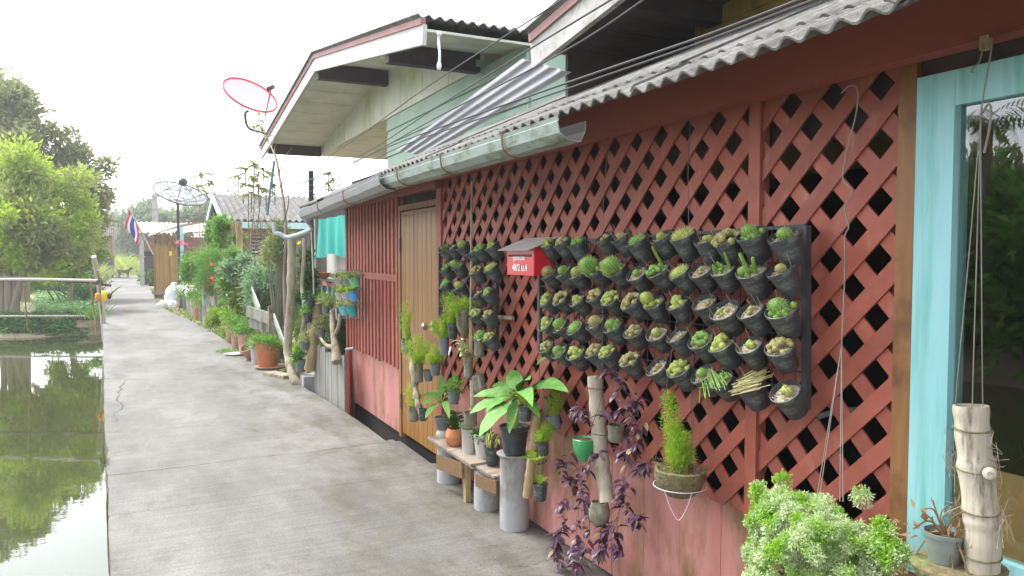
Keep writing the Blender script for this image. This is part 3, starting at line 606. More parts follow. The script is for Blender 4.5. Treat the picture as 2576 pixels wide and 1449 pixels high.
def cactus_mesh(kind, colr):
    mb = MB(); rr = .043; main = 'cactus_'+colr
    def cluster(n, r0, r1, spread, x0=0, y0=0, dome=.5):
        for i in range(n):
            a = random.uniform(0, 6.28); d = spread*math.sqrt(random.random()); r = random.uniform(r0, r1)
            z = max(0, (1-(d/spread)**2)*spread*dome) - r*.3
            rib_ball(mb, (x0+d*math.cos(a), y0+d*math.sin(a), z), r, random.uniform(.9,1.25), 8, 0, 2)
    if kind == 'cluster': cluster(22, .008, .014, .036)
    elif kind == 'heap': cluster(34, .007, .0125, .043, dome=.55)
    elif kind == 'ball': rib_ball(mb, (0,0,-.008), .027, 1.0, 14, 0, 5); cluster(3, .006, .009, .034, dome=.1)
    elif kind == 'ballcluster': rib_ball(mb, (-.004,.004,-.002), .026, 1.0, 14, 0, 5); cluster(13, .008, .012, .038, dome=.15)
    elif kind == 'barrel': rib_ball(mb, (-.012,.006,-.004), .036, 1.08, 18, 0, 6); cluster(5, .008, .012, .038, dome=.1)
    elif kind == 'bigbarrel': rib_ball(mb, (-.012,.008,-.004), .046, 1.0, 20, 0, 7); cluster(6, .009, .013, .04, dome=.1)
    elif kind == 'ballside': cluster(16, .008, .013, .040, dome=.2); rib_ball(mb, (-.02,.014,.012), .028, 1.1, 14, 0, 5)
    elif kind == 'flat':
        rib_ball(mb, (0,0,-.012), .036, .62, 16, 0, 5); cluster(4, .008, .011, .038, dome=.1)
    elif kind == 'small': cluster(4, .008, .013, .018, dome=.2)
    elif kind == 'tiny': cluster(5, .005, .009, .02, dome=.1)
    elif kind == 'one': rib_ball(mb, (0,0,-.004), .02, .95, 12, 0, 4)
    elif kind == 'column':
        cluster(12, .009, .014, .036, y0=.008); p = [(.01,-.022,0),(.014,-.026,.05),(.02,-.03,.11)]; mb.tube(p, [.0065,.008,.005], 7)
    elif kind == 'columns':
        for x, y, h in ((-.02,.02,.03),(-.006,.03,.034),(.008,.02,.036),(.0,.0,.034),(-.015,-.004,.026),(.01,-.026,.085)): mb.tube([(x,y,-.005),(x*1.1,y*1.1,h*.5),(x*1.25,y*1.2,h*.9),(x*1.3,y*1.25,h)], [.0058,.0068,.006,.003], 7)
    elif kind == 'tallcolumns':
        for x, y, h in ((-.004,.014,.085),(.0,-.016,.072),(.006,.0,.03)): mb.tube([(x,y,-.005),(x,y*1.3,h*.5),(x,y*1.7,h*.93),(x,y*1.75,h)], [.0065,.0078,.007,.003], 8)
        rib_ball(mb, (-.02,.02,-.004), .02, 1, 10, 0, 3); cluster(6, .006, .01, .036, dome=.1)
    elif kind == 'sticks':
        for i in range(34):
            a = random.gauss(1.2, .8); l = random.uniform(.05,.13); x, y = random.uniform(-.03,.03), random.uniform(-.03,.03)
            mb.tube([(x,y,0),(x+.3*l*math.cos(a)-.02,y+.4*l*math.sin(a),.022),(x+l*.5*math.cos(a)-.03,y-l*.8*abs(math.sin(a)),.028)], .0016, 4, 0)
        cluster(6, .007, .011, .03, dome=.2)
    elif kind == 'spiky':
        for i in range(60):
            d = V((random.gauss(0,1), random.gauss(0,1), abs(random.gauss(0,1))+.4)).normalized(); l = random.uniform(.03,.07); mb.leaf(d*.008, d, (0,0,1), l, .007, 3, .2, .2)
    elif kind == 'thread': cluster(8, .01, .015, .034); 
    me = mb.build('cactus', [main, 'spine'], None, True); d = me.data; bpy.data.objects.remove(me); return d
CACT = {}
def pot_mesh(stain):
    prof = [(.0,.0),(.033,.0),(.0345,.002),(.046,.080),(.0495,.081),(.0505,.093),(.0475,.094),(.0455,.083),(.0430,.070),(.0,.069)]
    return MB().lathe(prof, (0,0,0), 24, None, 0, (lambda a, z: 1+.012*math.sin(3*a)) if stain else None)
def soil_mesh():
    mb = MB(); mb.lathe([(.0455,.074),(.04,.079),(.02,.0815),(0,.083)], (0,0,0), 18)
    for i in range(26):
        a = random.uniform(0,6.28); d = .044*math.sqrt(random.random()); r = random.uniform(.002,.0045); mb.box((d*math.cos(a), d*math.sin(a), .082), (r*2,r*1.6,r), Euler((random.random(),random.random(),a)))
    return mb
def datum(mb, name, mats, smooth=True):
    o = mb.build(name, mats, None, smooth); d = o.data; bpy.data.objects.remove(o); return d
POTS = [datum(pot_mesh(k), 'pot', 'black_plastic') for k in (0,1)]; SOILS = [datum(soil_mesh(), 'soil', 'gravel_soil') for k in range(3)]
def skewers():
    mb = MB()
    for k in range(1): 
        a = random.uniform(0,6.28); p = V((.036*math.cos(a), .036*math.sin(a), .07)); mb.tube([p, p+V((random.uniform(-.012,.012), random.uniform(-.012,.012), random.uniform(.05,.085)))], .0011, 5)
    return datum(mb, 'skewer', 'bamboo_tan')
SKW = [skewers() for k in range(7)]
def child(name, data, parent, loc=(0,0,0), rz=0, sc=1):
    o = bpy.data.objects.new(name, data); COL.objects.link(o); o.parent = parent; o.location = loc; o.rotation_euler = (0,0,rz); o.scale = (sc,)*3; return o
def cactus_pot(u, v, X, kind, colr, label, group, tilt, scale=1.0, yaw=0, sk=2):
    c = WX(u, v, X); M = (Matrix.Rotation(R(yaw), 3, 'Z') @ Matrix.Rotation(-R(tilt), 3, 'Y')); ax = M @ V((0,0,1))
    root = T('cactus_pot', label, 'cactus pot', c - ax*.088*scale, group)
    root.rotation_euler = (M @ Matrix.Rotation(random.uniform(-.35,.35), 3, 'Z')).to_euler(); root.scale = (scale,)*3
    child('pot', random.choice(POTS), root); child('soil', random.choice(SOILS), root, rz=random.uniform(0,6))
    key = (kind, colr)
    if key not in CACT: CACT[key] = cactus_mesh(*key)
    child('cactus', CACT[key], root, (0,0,.080), random.uniform(-.5,.5), random.uniform(.82,1.05))
    for k in range(sk): child('skewer', random.choice(SKW), root, rz=random.uniform(0,6.28))
    return root
WIDE = [  # x, y of the rim in the enlarged photo, plant, colour, what it looks like
 [(125,258,'cluster','yellow','yellow-green cactus cluster'),(215,245,'cluster','brown','dull brown cactus cluster'),(312,245,'cluster','green','bright green cactus cluster'),(490,215,'small','brown','small brown cactus'),(600,208,'one','brown','single brown ball cactus'),(705,235,'flat','green','ribbed bright green cactus'),(862,212,'one','yellow','single pale cactus'),(1005,205,'flat','yellow','low yellow-green cactus'),(1160,228,'small','yellow','small yellow cactus'),(1290,228,'heap','brown','heaped brown cactus'),(1455,195,'ballcluster','green','green ball cactus'),(1672,205,'one','green','green ball cactus on gravel')],
 [(125,445,'ball','brown','grey spiny ball cactus'),(225,435,'ball','green','green ball cactus'),(315,448,'ball','yellow','yellow-green ball cactus'),(432,418,'barrel','green','tall green barrel cactus'),(570,420,'bigbarrel','green','biggest green barrel cactus'),(705,450,'one','green','small green ball cactus'),(842,425,'column','green','green cluster and one column'),(985,445,'flat','yellow','squat spiny cactus'),(1122,430,'small','brown','few brown cactus knobs'),(1268,420,'columns','green','short green columns'),(1455,432,'tallcolumns','green','two tall green columns'),(1648,425,'one','brown','small brown cactus on gravel')],
 [(115,620,'cluster','yellow','yellow-green cactus cluster'),(205,610,'heap','brown','brown ball cactus heap'),(315,622,'cluster','yellow','pale yellow cactus cluster'),(430,592,'cluster','brown','olive cactus cluster'),(532,612,'heap','yellow','large yellow cactus heap'),(665,635,'heap','brown','shrivelled brown cactus heap'),(815,640,'ballside','yellow','green ball above yellow cluster'),(970,645,'cluster','yellow','sparse yellow cactus cluster'),(1145,640,'tiny','brown','flat brown dried cactus'),(1275,692,'tiny','yellow','sunken small cactus'),(1450,690,'small','brown','brown cactus knobs'),(1648,690,'ballcluster','green','green cactus on pale gravel')],
 [(115,775,'cluster','yellow','yellow-green cactus cluster'),(205,788,'ball','green','spiny green ball cactus'),(300,802,'flat','green','flat green cactus'),(435,772,'ball','brown','olive spiny ball cactus'),(550,792,'ballcluster','green','large green ball cactus'),(682,828,'cluster','brown','dried brown cactus cluster'),(835,840,'one','yellow','single yellow cactus'),(970,856,'tiny','brown','bare soil and tiny cactus'),(1122,885,'cluster','green','bright green cactus balls'),(1258,912,'cluster','yellow','mounded olive cactus'),(1440,920,'small','yellow','loose yellow cactus knobs'),(1638,930,'heap','brown','grey brown cactus heap')],
 [(110,925,'cluster','brown','faded cactus cluster'),(200,958,'ballcluster','green','green ball cactus cluster'),(305,970,'cluster','yellow','bright yellow-green cluster'),(425,952,'cluster','brown','brown cactus cluster'),(512,962,'heap','yellow','big yellow-green heap'),(655,1015,'heap','brown','brown cactus heap'),(835,1062,'small','brown','small brown knobs'),(980,1072,'heap','yellow','yellow-brown cactus heap'),(1135,1108,'one','green','single ball cactus'),(1252,1142,'sticks','green','long green spiny stems'),(1435,1162,'sticks','brown','dry straw on soil'),(1675,1225,'small','yellow','sunken yellow cactus')]]
ROWN = ['top row', 'second row', 'third row', 'fourth row', 'bottom row']
ORD = ['first','second','third','fourth','fifth','sixth','seventh','eighth','ninth','tenth','eleventh','last']
for r, row in enumerate(WIDE):
    for k, (x, y, kind, colr, look) in enumerate(row):
        u, v = Z6(x, y); t = k/11
        cactus_pot(u, v, 1.875, kind, colr, '%s, %s of wide rack, %s from the mailbox' % (look, ROWN[r], ORD[k]), 'black pots on the wide rack', (46-9*t if r else 36-8*t)+random.uniform(-6,5), (1.04 if k > 8 else 1.0)*random.uniform(.93,1.08), random.uniform(-13,13), random.choice((1,2,2,3)) if k > 3 else random.choice((0,1)))
NARROW = [
 [(195,285,'spiky','green','spiky dark green cactus'),(275,270,'small','brown','small brown cactus'),(378,255,'ball','yellow','round yellow-green cactus'),(480,312,'tiny','brown','nearly bare soil'),(562,288,'cluster','green','green cactus cluster'),(692,252,'cluster','yellow','pale cactus mound')],
 [(205,490,'cluster','green','dark green cactus cluster'),(338,465,'ballside','green','bright green ball cactus'),(520,520,'heap','brown','brown cactus heap'),(680,492,'flat','yellow','low yellow-green cactus')],
 [(200,665,'cluster','green','grey green cactus cluster'),(345,685,'ball','yellow','round spiny cactus'),(540,762,'small','brown','brown ball cactus'),(652,742,'cluster','yellow','straw yellow cactus')],
 [(520,972,'cluster','yellow','faded yellow cactus'),(652,985,'cluster','brown','golden brown cactus cluster')],
 [(562,1212,'cluster','green','green cactus cluster'),(662,1222,'heap','yellow','golden cactus heap')]]
for r, row in enumerate(NARROW):
    for k, (x, y, kind, colr, look) in enumerate(row):
        u, v = Z5(x, y)
        cactus_pot(u, v, 1.885, kind, colr, '%s, %s of narrow rack, %s from the brown door' % (look, ROWN[r], ORD[k]), 'black pots on the narrow rack', 36, 1.0, random.uniform(-6,6), random.choice((0,1)))
def rack(label, ul, vt_l, vb_l, ur, vt_r, vb_r, cols, rows):
    X = 1.985; a = WX(ul, vt_l, X); b = WX(ul, vb_l, X); c = WX(ur, vt_r, X); d = WX(ur, vb_r, X)
    r = T('wire_rack', label, 'plant rack', (X, (a.y+c.y)/2, min(b.z, d.z)))
    for p, q in ((a,b),(c,d)): MB().bar(p, q, .022, .022, up=(1,0,0)).build('upright', 'rack_metal', r)
    for p, q in ((a,c),(b,d)): MB().bar(p, q, .012, .012, up=(1,0,0)).build('rail', 'rack_metal', r)
    mb = MB()
    for i in range(1, cols): t = i/cols; mb.tube([a.lerp(c,t)+V((.004,0,0)), b.lerp(d,t)+V((.004,0,0))], .0022, 5)
    for j in range(1, rows): t = j/rows; mb.tube([a.lerp(b,t), c.lerp(d,t)], .0028, 5)
    o = mb.build('grid', 'rack_metal', r)
    return a, b, c, d
rack('wide black wire rack of cactus pots hung on the red lattice', 1358, 612, 880, 2028, 568, 1030, 36, 10)
rack('narrow black wire rack of cactus pots between the brown door and the red mailbox', 1106, 622, 800, 1250, 655, 880, 12, 9)
mb = MB(); p = WX(1254,797,1.985); q = WX(1290,800,1.99); one('rack_bracket', mb.bar(p, q, .02, .02), 'driftwood', 'short wooden peg holding the narrow rack on the lattice', 'peg')
# ------------------------------------------------------------------ mailbox
XF = 1.80
tl = WX(1275,626,XF); bl = WX(1276,690,XF); tr = WX(1343,622,XF); br = WX(1343,696,XF)
y1, y0 = (tl.y+bl.y)/2, (tr.y+br.y)/2; zt, zb = (tl.z+tr.z)/2, (bl.z+br.z)/2; D = .115
mbx = T('mailbox', 'red metal mailbox with white lettering hung between the two cactus racks', 'mailbox', (XF+D/2, (y0+y1)/2, zb))
o = MB().bb(XF, XF+D, y0, y1, zb, zt-.008).add([(XF+.0,y0,zt-.008),(XF+D,y0,zt-.008),(XF+D,y0,zt+.045)], [(0,1,2)]).add([(XF+.0,y1,zt-.008),(XF+D,y1,zt-.008),(XF+D,y1,zt+.045)], [(0,2,1)]).build('body', 'mail_red', mbx)
bv = o.modifiers.new('bevel', 'BEVEL'); bv.width = .003; bv.segments = 2
MB().bar((XF-.045, (y0+y1)/2, zt-.012), (XF+D+.01, (y0+y1)/2, zt+.055), y1-y0+.05, .004).build('lid', 'mail_roof', mbx)
MB().bar((XF+.03, y1+.002, zb+.05), (XF+.10, y1+.05, zb+.10), .07, .004, up=(0,0,1)).build('side_flap', 'mail_roof', mbx)
MB().bb(XF-.004, XF-.001, y0+.03, y1-.02, zt-.045, zt-.034).build('slot', 'dark_boards', mbx)
def text(body, y, z, size, matn, name, sx=1.0):
    c = bpy.data.curves.new(name, 'FONT'); c.body = body; c.size = size; c.extrude = .0006; c.align_x = 'CENTER'; c.offset = size*.012
    t = bpy.data.objects.new(name, c); COL.objects.link(t); bpy.context.view_layer.update()
    me = bpy.data.meshes.new_from_object(t); bpy.data.objects.remove(t); me.materials.clear(); me.materials.append(MATS[matn])
    o = bpy.data.objects.new(name, me); COL.objects.link(o); o.parent = mbx
    o.matrix_local = Matrix.Translation(V((XF-.0022, y, z))-V(mbx.location)) @ Matrix(((0,0,-1,0),(-sx,0,0,0),(0,1,0,0),(0,0,0,1))); return o
ym = (y0+y1)/2; hh = zt-zb
text('ตู้จดหมาย', ym+.01, zb+hh*.56, hh*.24, 'white_letters', 'lettering', 1.0)
text('48/2 ม.4', ym, zb+hh*.17, hh*.36, 'white_letters', 'house_number', 1.0)
MB().bb(XF-.0016, XF-.0006, ym+.0, y1-.02, zt-.052, zt-.036).build('faded_strip', 'pale_letters', mbx)
# ------------------------------------------------------------------ planters and plants near the red house
def depth(p): return (V(p)-O).dot(cF)
def px2m(p): return depth(p)/CF
def pot_shape(kind, r, h):
    t = .0045
    if kind == 'taper': return [(0,0),(r*.70,0),(r*.72,.004),(r*.94,h*.86),(r,h*.865),(r*1.02,h),(r*.95,h),(r*.9,h*.86),(0,h*.84)]
    if kind == 'ribbed': return [(0,0),(r*.72,0)]+[(r*(.72+.2*k/12)+(.0022 if k%2 else 0), h*.04+h*.8*k/12) for k in range(13)]+[(r*.99,h*.87),(r*1.03,h*.9),(r*1.03,h),(r*.96,h),(r*.9,h*.88),(0,h*.86)]
    if kind == 'cyl': return [(0,0),(r*.9,0),(r*.93,.006),(r*.98,h*.93),(r*1.03,h*.95),(r*1.03,h),(r*.95,h),(r*.93,h*.9),(0,h*.88)]
    if kind == 'ball': return [(0,0),(r*.55,0),(r*.86,h*.2),(r,h*.45),(r*.97,h*.68),(r*.8,h*.9),(r*.74,h),(r*.68,h),(r*.72,h*.88),(0,h*.84)]
    if kind == 'bowl': return [(0,0),(r*.35,.0),(r*.72,h*.22),(r*.95,h*.62),(r*1.02,h*.98),(r*.98,h),(r*.9,h*.9),(0,h*.86)]
    if kind == 'bottle': return [(0,0),(r*.3,0),(r*.32,h*.1),(r*.42,h*.14),(r*.8,h*.3),(r,h*.42),(r*.97,h*.6),(r*1.0,h*.72),(r*.98,h),(r*.93,h),(r*.92,h*.86),(0,h*.84)]
    if kind == 'flask': return [(0,0),(r*.75,0),(r*.95,h*.08),(r,h*.2),(r*.96,h*.55),(r,h*.7),(r*.97,h),(r*.93,h),(r*.92,h*.86),(0,h*.84)]
def stems_of(mb, p, n, h, sp, r=.003, m=0):
    tips = []
    for i in range(n):
        a = random.uniform(0,6.28); q = V(p)+V((sp*math.cos(a)*random.random(), sp*math.sin(a)*random.random(), h*random.uniform(.6,1))); mb.tube(curve([p, V(p).lerp(q,.5)+V((random.gauss(0,.1)*sp,random.gauss(0,.1)*sp,h*.1)), q], 6), [r]*6+[r*.5], 5, m); tips.append(q)
    return tips
def fern_stems(mb, base, h, w, n, lean=(0,0), dense=1.0, Ln=.016, th=.0013):
    base = V(base)
    for k in range(n):
        a = random.uniform(0,6.28); hh = h*random.uniform(.45,1.0) if k else h; q = base+V((lean[0]*hh+(.6 if k else .2)*w*math.cos(a), lean[1]*hh+(.6 if k else .2)*w*math.sin(a), hh)); mid = base.lerp(q,.5)+V((random.gauss(0,.12)*w, random.gauss(0,.12)*w, .04*h))
        mb.plume(curve([base, mid, q], 8), w*.5*(1 if k == 0 else .7), int(560*dense*(1 if k == 0 else .6)), Ln*1.25, 0, th)
def plant(name, label, base, r, h, shape, potm, soil='dark_soil', group=None, tilt=None, cat='potted plant'):
    t = T(name, label, cat, base, group); M = rot_tilt(tilt) if tilt else None; pr = pot_shape(shape, r, h)
    MB().lathe(pr, base, 24, M).build('pot', potm, t, True)
    i = len(pr)-1; rs, zs = pr[i-1]; mb = MB(); mb.lathe([(rs*.99,zs),(rs*.7,zs+.05*r),(0,zs+.09*r)], base, 16, M)
    for k in range(14):
        a = random.uniform(0,6.28); d = rs*.85*math.sqrt(random.random()); c = V((d*math.cos(a), d*math.sin(a), zs+.06*r)); c = V(base)+(M @ c if M else c); e = r*random.uniform(.04,.1); mb.box(c, (e*2,e*1.4,e), Euler((random.random(),random.random(),a)))
    mb.build('soil', soil, t, False)
    ax = M @ V((0,0,1)) if M else V((0,0,1)); return t, V(base)+ax*zs
def pot_px(label, u, vt, vb, w, X, shape, potm, group=None, name='potted_plant', tilt=None, soil='dark_soil'):
    top = WX(u, vt, X); s = px2m(top); h = (vb-vt)*s; b = WX(u, vb, X); b = V((X, top.y, top.z-h)); return plant(name, label, b, w/2*s, h, shape, potm, soil, group, tilt)
def broad(mb, p, dirs, L_, W_, m=0, droop=.5, stem=.003, pet=.35, sm=0, fold=.12, wave=.1):
    """leaves on petioles"""
    for d in dirs:
        d = V(d); l = L_*random.uniform(.85,1.1); q = V(p)+d.normalized()*l*pet+V((0,0,l*.12)); mb.tube(curve([p, V(p).lerp(q,.5)+V((0,0,l*.05)), q], 5), stem, 5, sm); mb.leaf(q, d+V((0,0,.15)), (0,0,1), l, W_*random.uniform(.85,1.1), 8, droop, fold, m, wave=wave)
def dirs_around(n, up=.4, jit=.3, a0=0): return [V((math.cos(a0+6.28*i/n+random.gauss(0,jit)), math.sin(a0+6.28*i/n+random.gauss(0,jit)), up+random.gauss(0,.25))) for i in range(n)]
XB = 1.93
# bench
b0 = GZ(1079,1104,.285); b1 = GZ(1176,1166,.285); b2 = GZ(1170,1160,.27); b3 = GZ(1236,1196,.27)
bench = T('plank_bench', 'low bench of weathered planks on cement cylinders holding small pots', 'bench', (1.9, 4.7, 0))
for (a, b, z, dx) in ((b0,b1,.288,0),(b2,b3,.274,0),(b0+V((.02,.02,0)),b1+V((.0,0,0)),.266,.01),(b2,b3,.254,.012)):
    mb = MB(); wd = 2.02-max(a.x,b.x); mb.bar((lerp(a.x,2.02,.5)+dx, a.y+.03, z), (lerp(b.x,2.02,.5)+dx, b.y-.05, z), 2.02-min(a.x,b.x), .012); mb.build('plank', 'plank_wood', bench)
def cyl_post(p, h, r, parent, name='cement_cylinder', lip=False):
    pr = [(0,0),(r*1.05,0),(r*1.04,h*.3),(r,h*.8),(r*(1.0),h*.93)] + ([(r*1.02,h*.95),(r*1.2,h*.985),(r*1.22,h),(r*1.1,h),(r*.9,h*.97),(0,h*.97)] if lip else [(r*.99,h),(r*.88,h),(r*.86,h-.03),(0,h-.04)])
    return MB().lathe(pr, p, 28, None, 0, (lambda a, z: 1+.012*math.sin(2*a+z*9)+(.05*math.cos(a-3.4) if lip and z > h*.97 else 0))).build(name, 'cement', parent, True)
for u, v in ((1212,1283),(1116,1215)):
    p = GZ(u, v, 0); cyl_post((p.x+.05, p.y+.03, 0), .247, .080, bench, 'leg')
p = GZ(1171,1265,0); MB().box((p.x+.02,p.y+.02,.12), (.035,.04,.25)).build('leg', 'bamboo_tan', bench)
p = GZ(1150,1215,0); MB().box((1.98,4.72,.12), (.04,.05,.25)).build('leg', 'bamboo_tan', bench)
for (ua, va, ub, vb, hh) in ((1099,1143,1163,1165,.10),(1197,1192,1249,1212,.075)):
    a = WX(ua,va,1.80); b = WX(ub,vb,1.84); MB().bar(a-V((0,0,hh/2)), b-V((0,0,hh/2)), .008, hh).build('hanging_strip', 'burlap', bench)
p = GZ(1286,1335,0); tc = one('cement_cylinder', MB(), 'cement', 'x', 'x') if False else None
tall = T('cement_cylinder', 'tall pale cement cylinder with a flared lip standing by the pink wall', 'cement cylinder', (p.x+.045, p.y+.05, 0)); TC = V(tall.location)
cyl_post(TC, .44, .083, tall, 'column', True)
# big leaf plant on the cylinder
t, top = plant('potted_plant', 'big speckled leaf plant in a large black ribbed pot on the tall cement cylinder', (TC.x, TC.y, .44), .088, .16, 'ribbed', 'black_plastic')
mb = MB(); mb.tube(curve([top, top+V((.01,-.03,.08)), top+V((-.01,-.06,.2))], 6), [.013,.012,.012,.011,.011,.010,.009], 8); mb.build('stem', 'leaf_fern', t, True)
st = top+V((-.01,-.06,.2)); mb = MB()
def leaf_to(mb, p, uv, X, W_, m=0, droop=.35, fold=.12, ex=1.0):
    q = WX(uv[0], uv[1], X); d = q-V(p); l = d.length*ex; a = V(p).lerp(q, .22)+V((0,0,.01)); mb.tube([p, a], .0035, 5, m); mb.leaf(a, (q-a)+V((0,0,.10*l)), (-.5,-.2,1), l*.82, W_, 10, droop, fold, m, wave=.08)
for uv, X, W_ in (((1203,1025),1.72,.085),((1212,990),1.78,.07),((1222,1072),1.70,.09),((1362,905),1.92,.085),((1398,965),1.86,.08),((1290,940),1.98,.075),((1330,990),1.7,.06),((1285,1060),1.75,.05),((1250,965),1.95,.07),((1345,1025),1.85,.05),((1305,985),1.9,.055),((1240,1015),1.66,.06),((1325,950),1.82,.06)): leaf_to(mb, st, uv, X, W_*1.35, ex=1.28)
mb.build('foliage', 'dieffenbachia', t, True)
# bench pots
def sit(u, vb, z): return GZ(u, vb, z)
p = sit(1230,1172,.288); t, top = plant('potted_plant', 'small black pot of drooping finger cactus at the near end of the bench', p+V((.03,.02,0)), .05, .115, 'taper', 'black_plastic', 'dark_soil')
mb = MB()
for k in range(16):
    a = random.uniform(0,6.28); b = V(top)+V((.028*math.cos(a),.028*math.sin(a),0)); q = b+V((random.gauss(.0,.01), random.gauss(-.012,.012), random.uniform(.03,.1))); e = q+V((random.gauss(-.01,.015), random.gauss(-.02,.015), -.02)); mb.tube(curve([b,q,e],7), [.006,.007,.007,.0065,.006,.006,.005,.003], 6)
mb.build('cactus', 'cactus_yellow', t, True)
p = sit(1205,1158,.288); t, top = plant('potted_plant', 'whitish tapered pot of dark creeping twigs on the bench', p+V((.05,.03,0)), .072, .165, 'taper', 'white_pot')
mb = MB(); mb.cloud(top+V((0,0,.015)), (.085,.085,.035), 420, .022, .010, 10); stems_of(mb, top, 14, .06, .11, .0015); mb.build('foliage', 'leaf_dark', t)
p = sit(1166,1146,.288); t, top = plant('potted_plant', 'narrow grey white pot of thin grey twigs on the bench', p+V((.05,.03,0)), .048, .165, 'cyl', 'white_pot')
mb = MB(); mb.cloud(top+V((0,0,.02)), (.06,.06,.03), 200, .02, .007, 8); mb.build('foliage', 'leaf_bluegreen', t)
p = sit(1131,1127,.288); t, top = plant('potted_plant', 'round terracotta pot with side holes and dark leaves on the bench', p+V((.05,.03,0)), .068, .125, 'ball', 'terracotta')
mb = MB(); M0 = V(t.location)
for k in range(14):
    a = 3.5+.36*(k-7); d = V((math.cos(a), math.sin(a), 0)); mb.lathe([(.003,0),(.0,.0006)], M0+d*.069+V((0,0,.062+.004*(k%3))), 8, rot_tilt(d))
mb.build('hole', 'dark_inside', t)
mb = MB(); broad(mb, top, dirs_around(13, .9, .4), .07, .05, droop=.5); broad(mb, top+V((0,-.01,.05)), dirs_around(9, .6, .4), .06, .05, droop=.6); broad(mb, top+V((0,-.01,.09)), dirs_around(6, .8, .4), .05, .045, droop=.6); mb.build('foliage', 'leaf_dark', t, True)
p = sit(1102,1104,.288); t, top = plant('potted_plant', 'grey pot on a mossy white pot with broad leaves by the brown door', (p.x+.05, p.y+.03, .345), .062, .09, 'taper', 'grey_plastic')
MB().lathe(pot_shape('ball', .052, .075), (p.x+.05, p.y+.03, .272), 20).build('lower_pot', 'white_pot', t, True)
mb = MB(); st = top+V((-.01,0,.12)); mb.tube(curve([top, top+V((.012,0,.06)), st], 5), .005, 6)
for uv, X, W_ in (((1062,1010),1.75,.07),((1070,1040),1.72,.065),((1062,985),1.85,.06),((1140,985),1.9,.055),((1110,945),1.95,.06),((1085,975),1.95,.06),((1130,1030),1.8,.05)): leaf_to(mb, st, uv, X, W_, droop=.4)
mb.build('foliage', 'leaf_mid', t, True)
# bamboo pair with hung pots
bp = T('bamboo_poles', 'two bound bamboo poles leaning by the tall cement cylinder', 'bamboo poles', WX(1326,1249,1.88))
def bamboo(mb, pts, r, node=.0):
    c = curve(pts, 28); rs = [r*(1+.05*math.sin(k*2.1)+(.12 if k % 9 == 4 else 0)) for k in range(29)]; mb.tube(c, rs, 14)
    return mb
def pole(name, pts, r, parent, m):
    o = bamboo(MB(), pts, r).build(name, m, parent, True); return o
pole('pole', [WX(1353,1034,1.90), WX(1342,1130,1.89), WX(1326,1249,1.88)], .026, bp, 'bamboo_tan'); pole('pole', [WX(1377,1001,1.955), WX(1366,1090,1.95), WX(1355,1200,1.94)], .022, bp, 'bamboo_tan')
for v in (1042, 1108, 1160):
    a = WX(1352-(v-1034)*.12, v, 1.90); c = a+V((.025,-.01,0)); MB().tube([c+V((.062*math.cos(k*.4)*.9, .055*math.sin(k*.4), .004*math.sin(k))) for k in range(17)], .003, 5).build('binding', 'wire', bp)
G = 'small pots tied to the bamboo poles'
t, top = pot_px('black pot of lime heart leaves tied left of the bamboo poles top', 1321,1020,1059,36,1.84,'ribbed','black_plastic',G)
mb = MB(); broad(mb, top, dirs_around(7,1.3,.3), .09, .055, droop=.7); mb.build('foliage', 'leaf_fern', t, True)
t, top = pot_px('grey pot of upright fern tied right of the bamboo poles', 1400,1042,1080,36,1.93,'taper','grey_plastic',G, tilt=(-.25,.12,1))
mb = MB(); fern_stems(mb, top, .15, .06, 5, (0,0), .6); mb.build('fern', 'leaf_fern', t)
t, top = pot_px('black pot of short fern tied on the poles below the binding', 1369,1106,1145,32,1.86,'taper','black_plastic',G, tilt=(-.15,0,1))
mb = MB(); fern_stems(mb, top, .09, .08, 5, (0,-.15), .6); mb.build('fern', 'leaf_fern', t)
t, top = pot_px('lowest black pot of lime leaves hanging beside the pole foot', 1359,1216,1259,38,1.84,'ribbed','black_plastic',G)
mb = MB(); broad(mb, top, dirs_around(6,1.0,.3), .045, .03, droop=.5); q = top+V((-.01,.03,.11)); mb.tube(curve([top, top+V((.02,.03,.05)), q],5), .0025, 5); broad(mb, q, dirs_around(5,.5,.3), .075, .05, droop=.5); mb.build('foliage', 'leaf_bright', t, True)
# hanging stick with bottles
XS = 1.87
sk = T('hanging_stick', 'thin pale stick hung from the beam before the narrow cactus rack', 'stick', WX(1189,1040,XS))
mb = MB(); mb.tube(curve([WX(1187,458,1.93), WX(1186,560,1.9), WX(1185,700,1.88), WX(1183,800,XS)], 14), [.007]*14+[.009], 8); mb.build('thin_stick', 'bamboo_grey', sk, True)
MB().tube([WX(1187,425,1.95), WX(1187,460,1.93)], .0016, 5).build('wire', 'wire', sk)
pole('thick_stick', [WX(1184,775,1.895), WX(1185,850,1.89), WX(1186,900,1.88)], .014, sk, 'bamboo_tan'); pole('thick_stick', [WX(1188,955,XS), WX(1189,1000,XS), WX(1188,1052,XS)], .017, sk, 'bamboo_grey')
G = 'cut bottles and pots tied along the hanging stick'
def bottle(label, u, vt, vb, w, X, m='bottle', shape='bottle', tilt=None, g=G, name='bottle_planter'):
    t, top = pot_px(label, u, vt, vb, w, X, shape, m, g, name, tilt); return t, top
t, top = bottle('mossy cut bottle with a white cap below a round green tuft', 1164,778,850,32,1.85)
mb = MB(); fern_stems(mb, top, .09, .13, 10, (0,0), .8); mb.cloud(top+V((0,0,.02)), .04, 260, .012, .004, 8); mb.build('fern', 'leaf_fern', t)
MB().lathe([(.008,0),(.011,.002),(.011,.018),(0,.019)], V(t.location)-V((0,0,.014)), 12).build('cap', 'white_sack', t, True)
t, top = bottle('black pot with a tall feathery fern left of the stick', 1139,812,852,27,1.87,'black_plastic','taper')
mb = MB(); fern_stems(mb, top, .21, .11, 8, (0,.05), 1.2); mb.build('fern', 'leaf_fern', t)
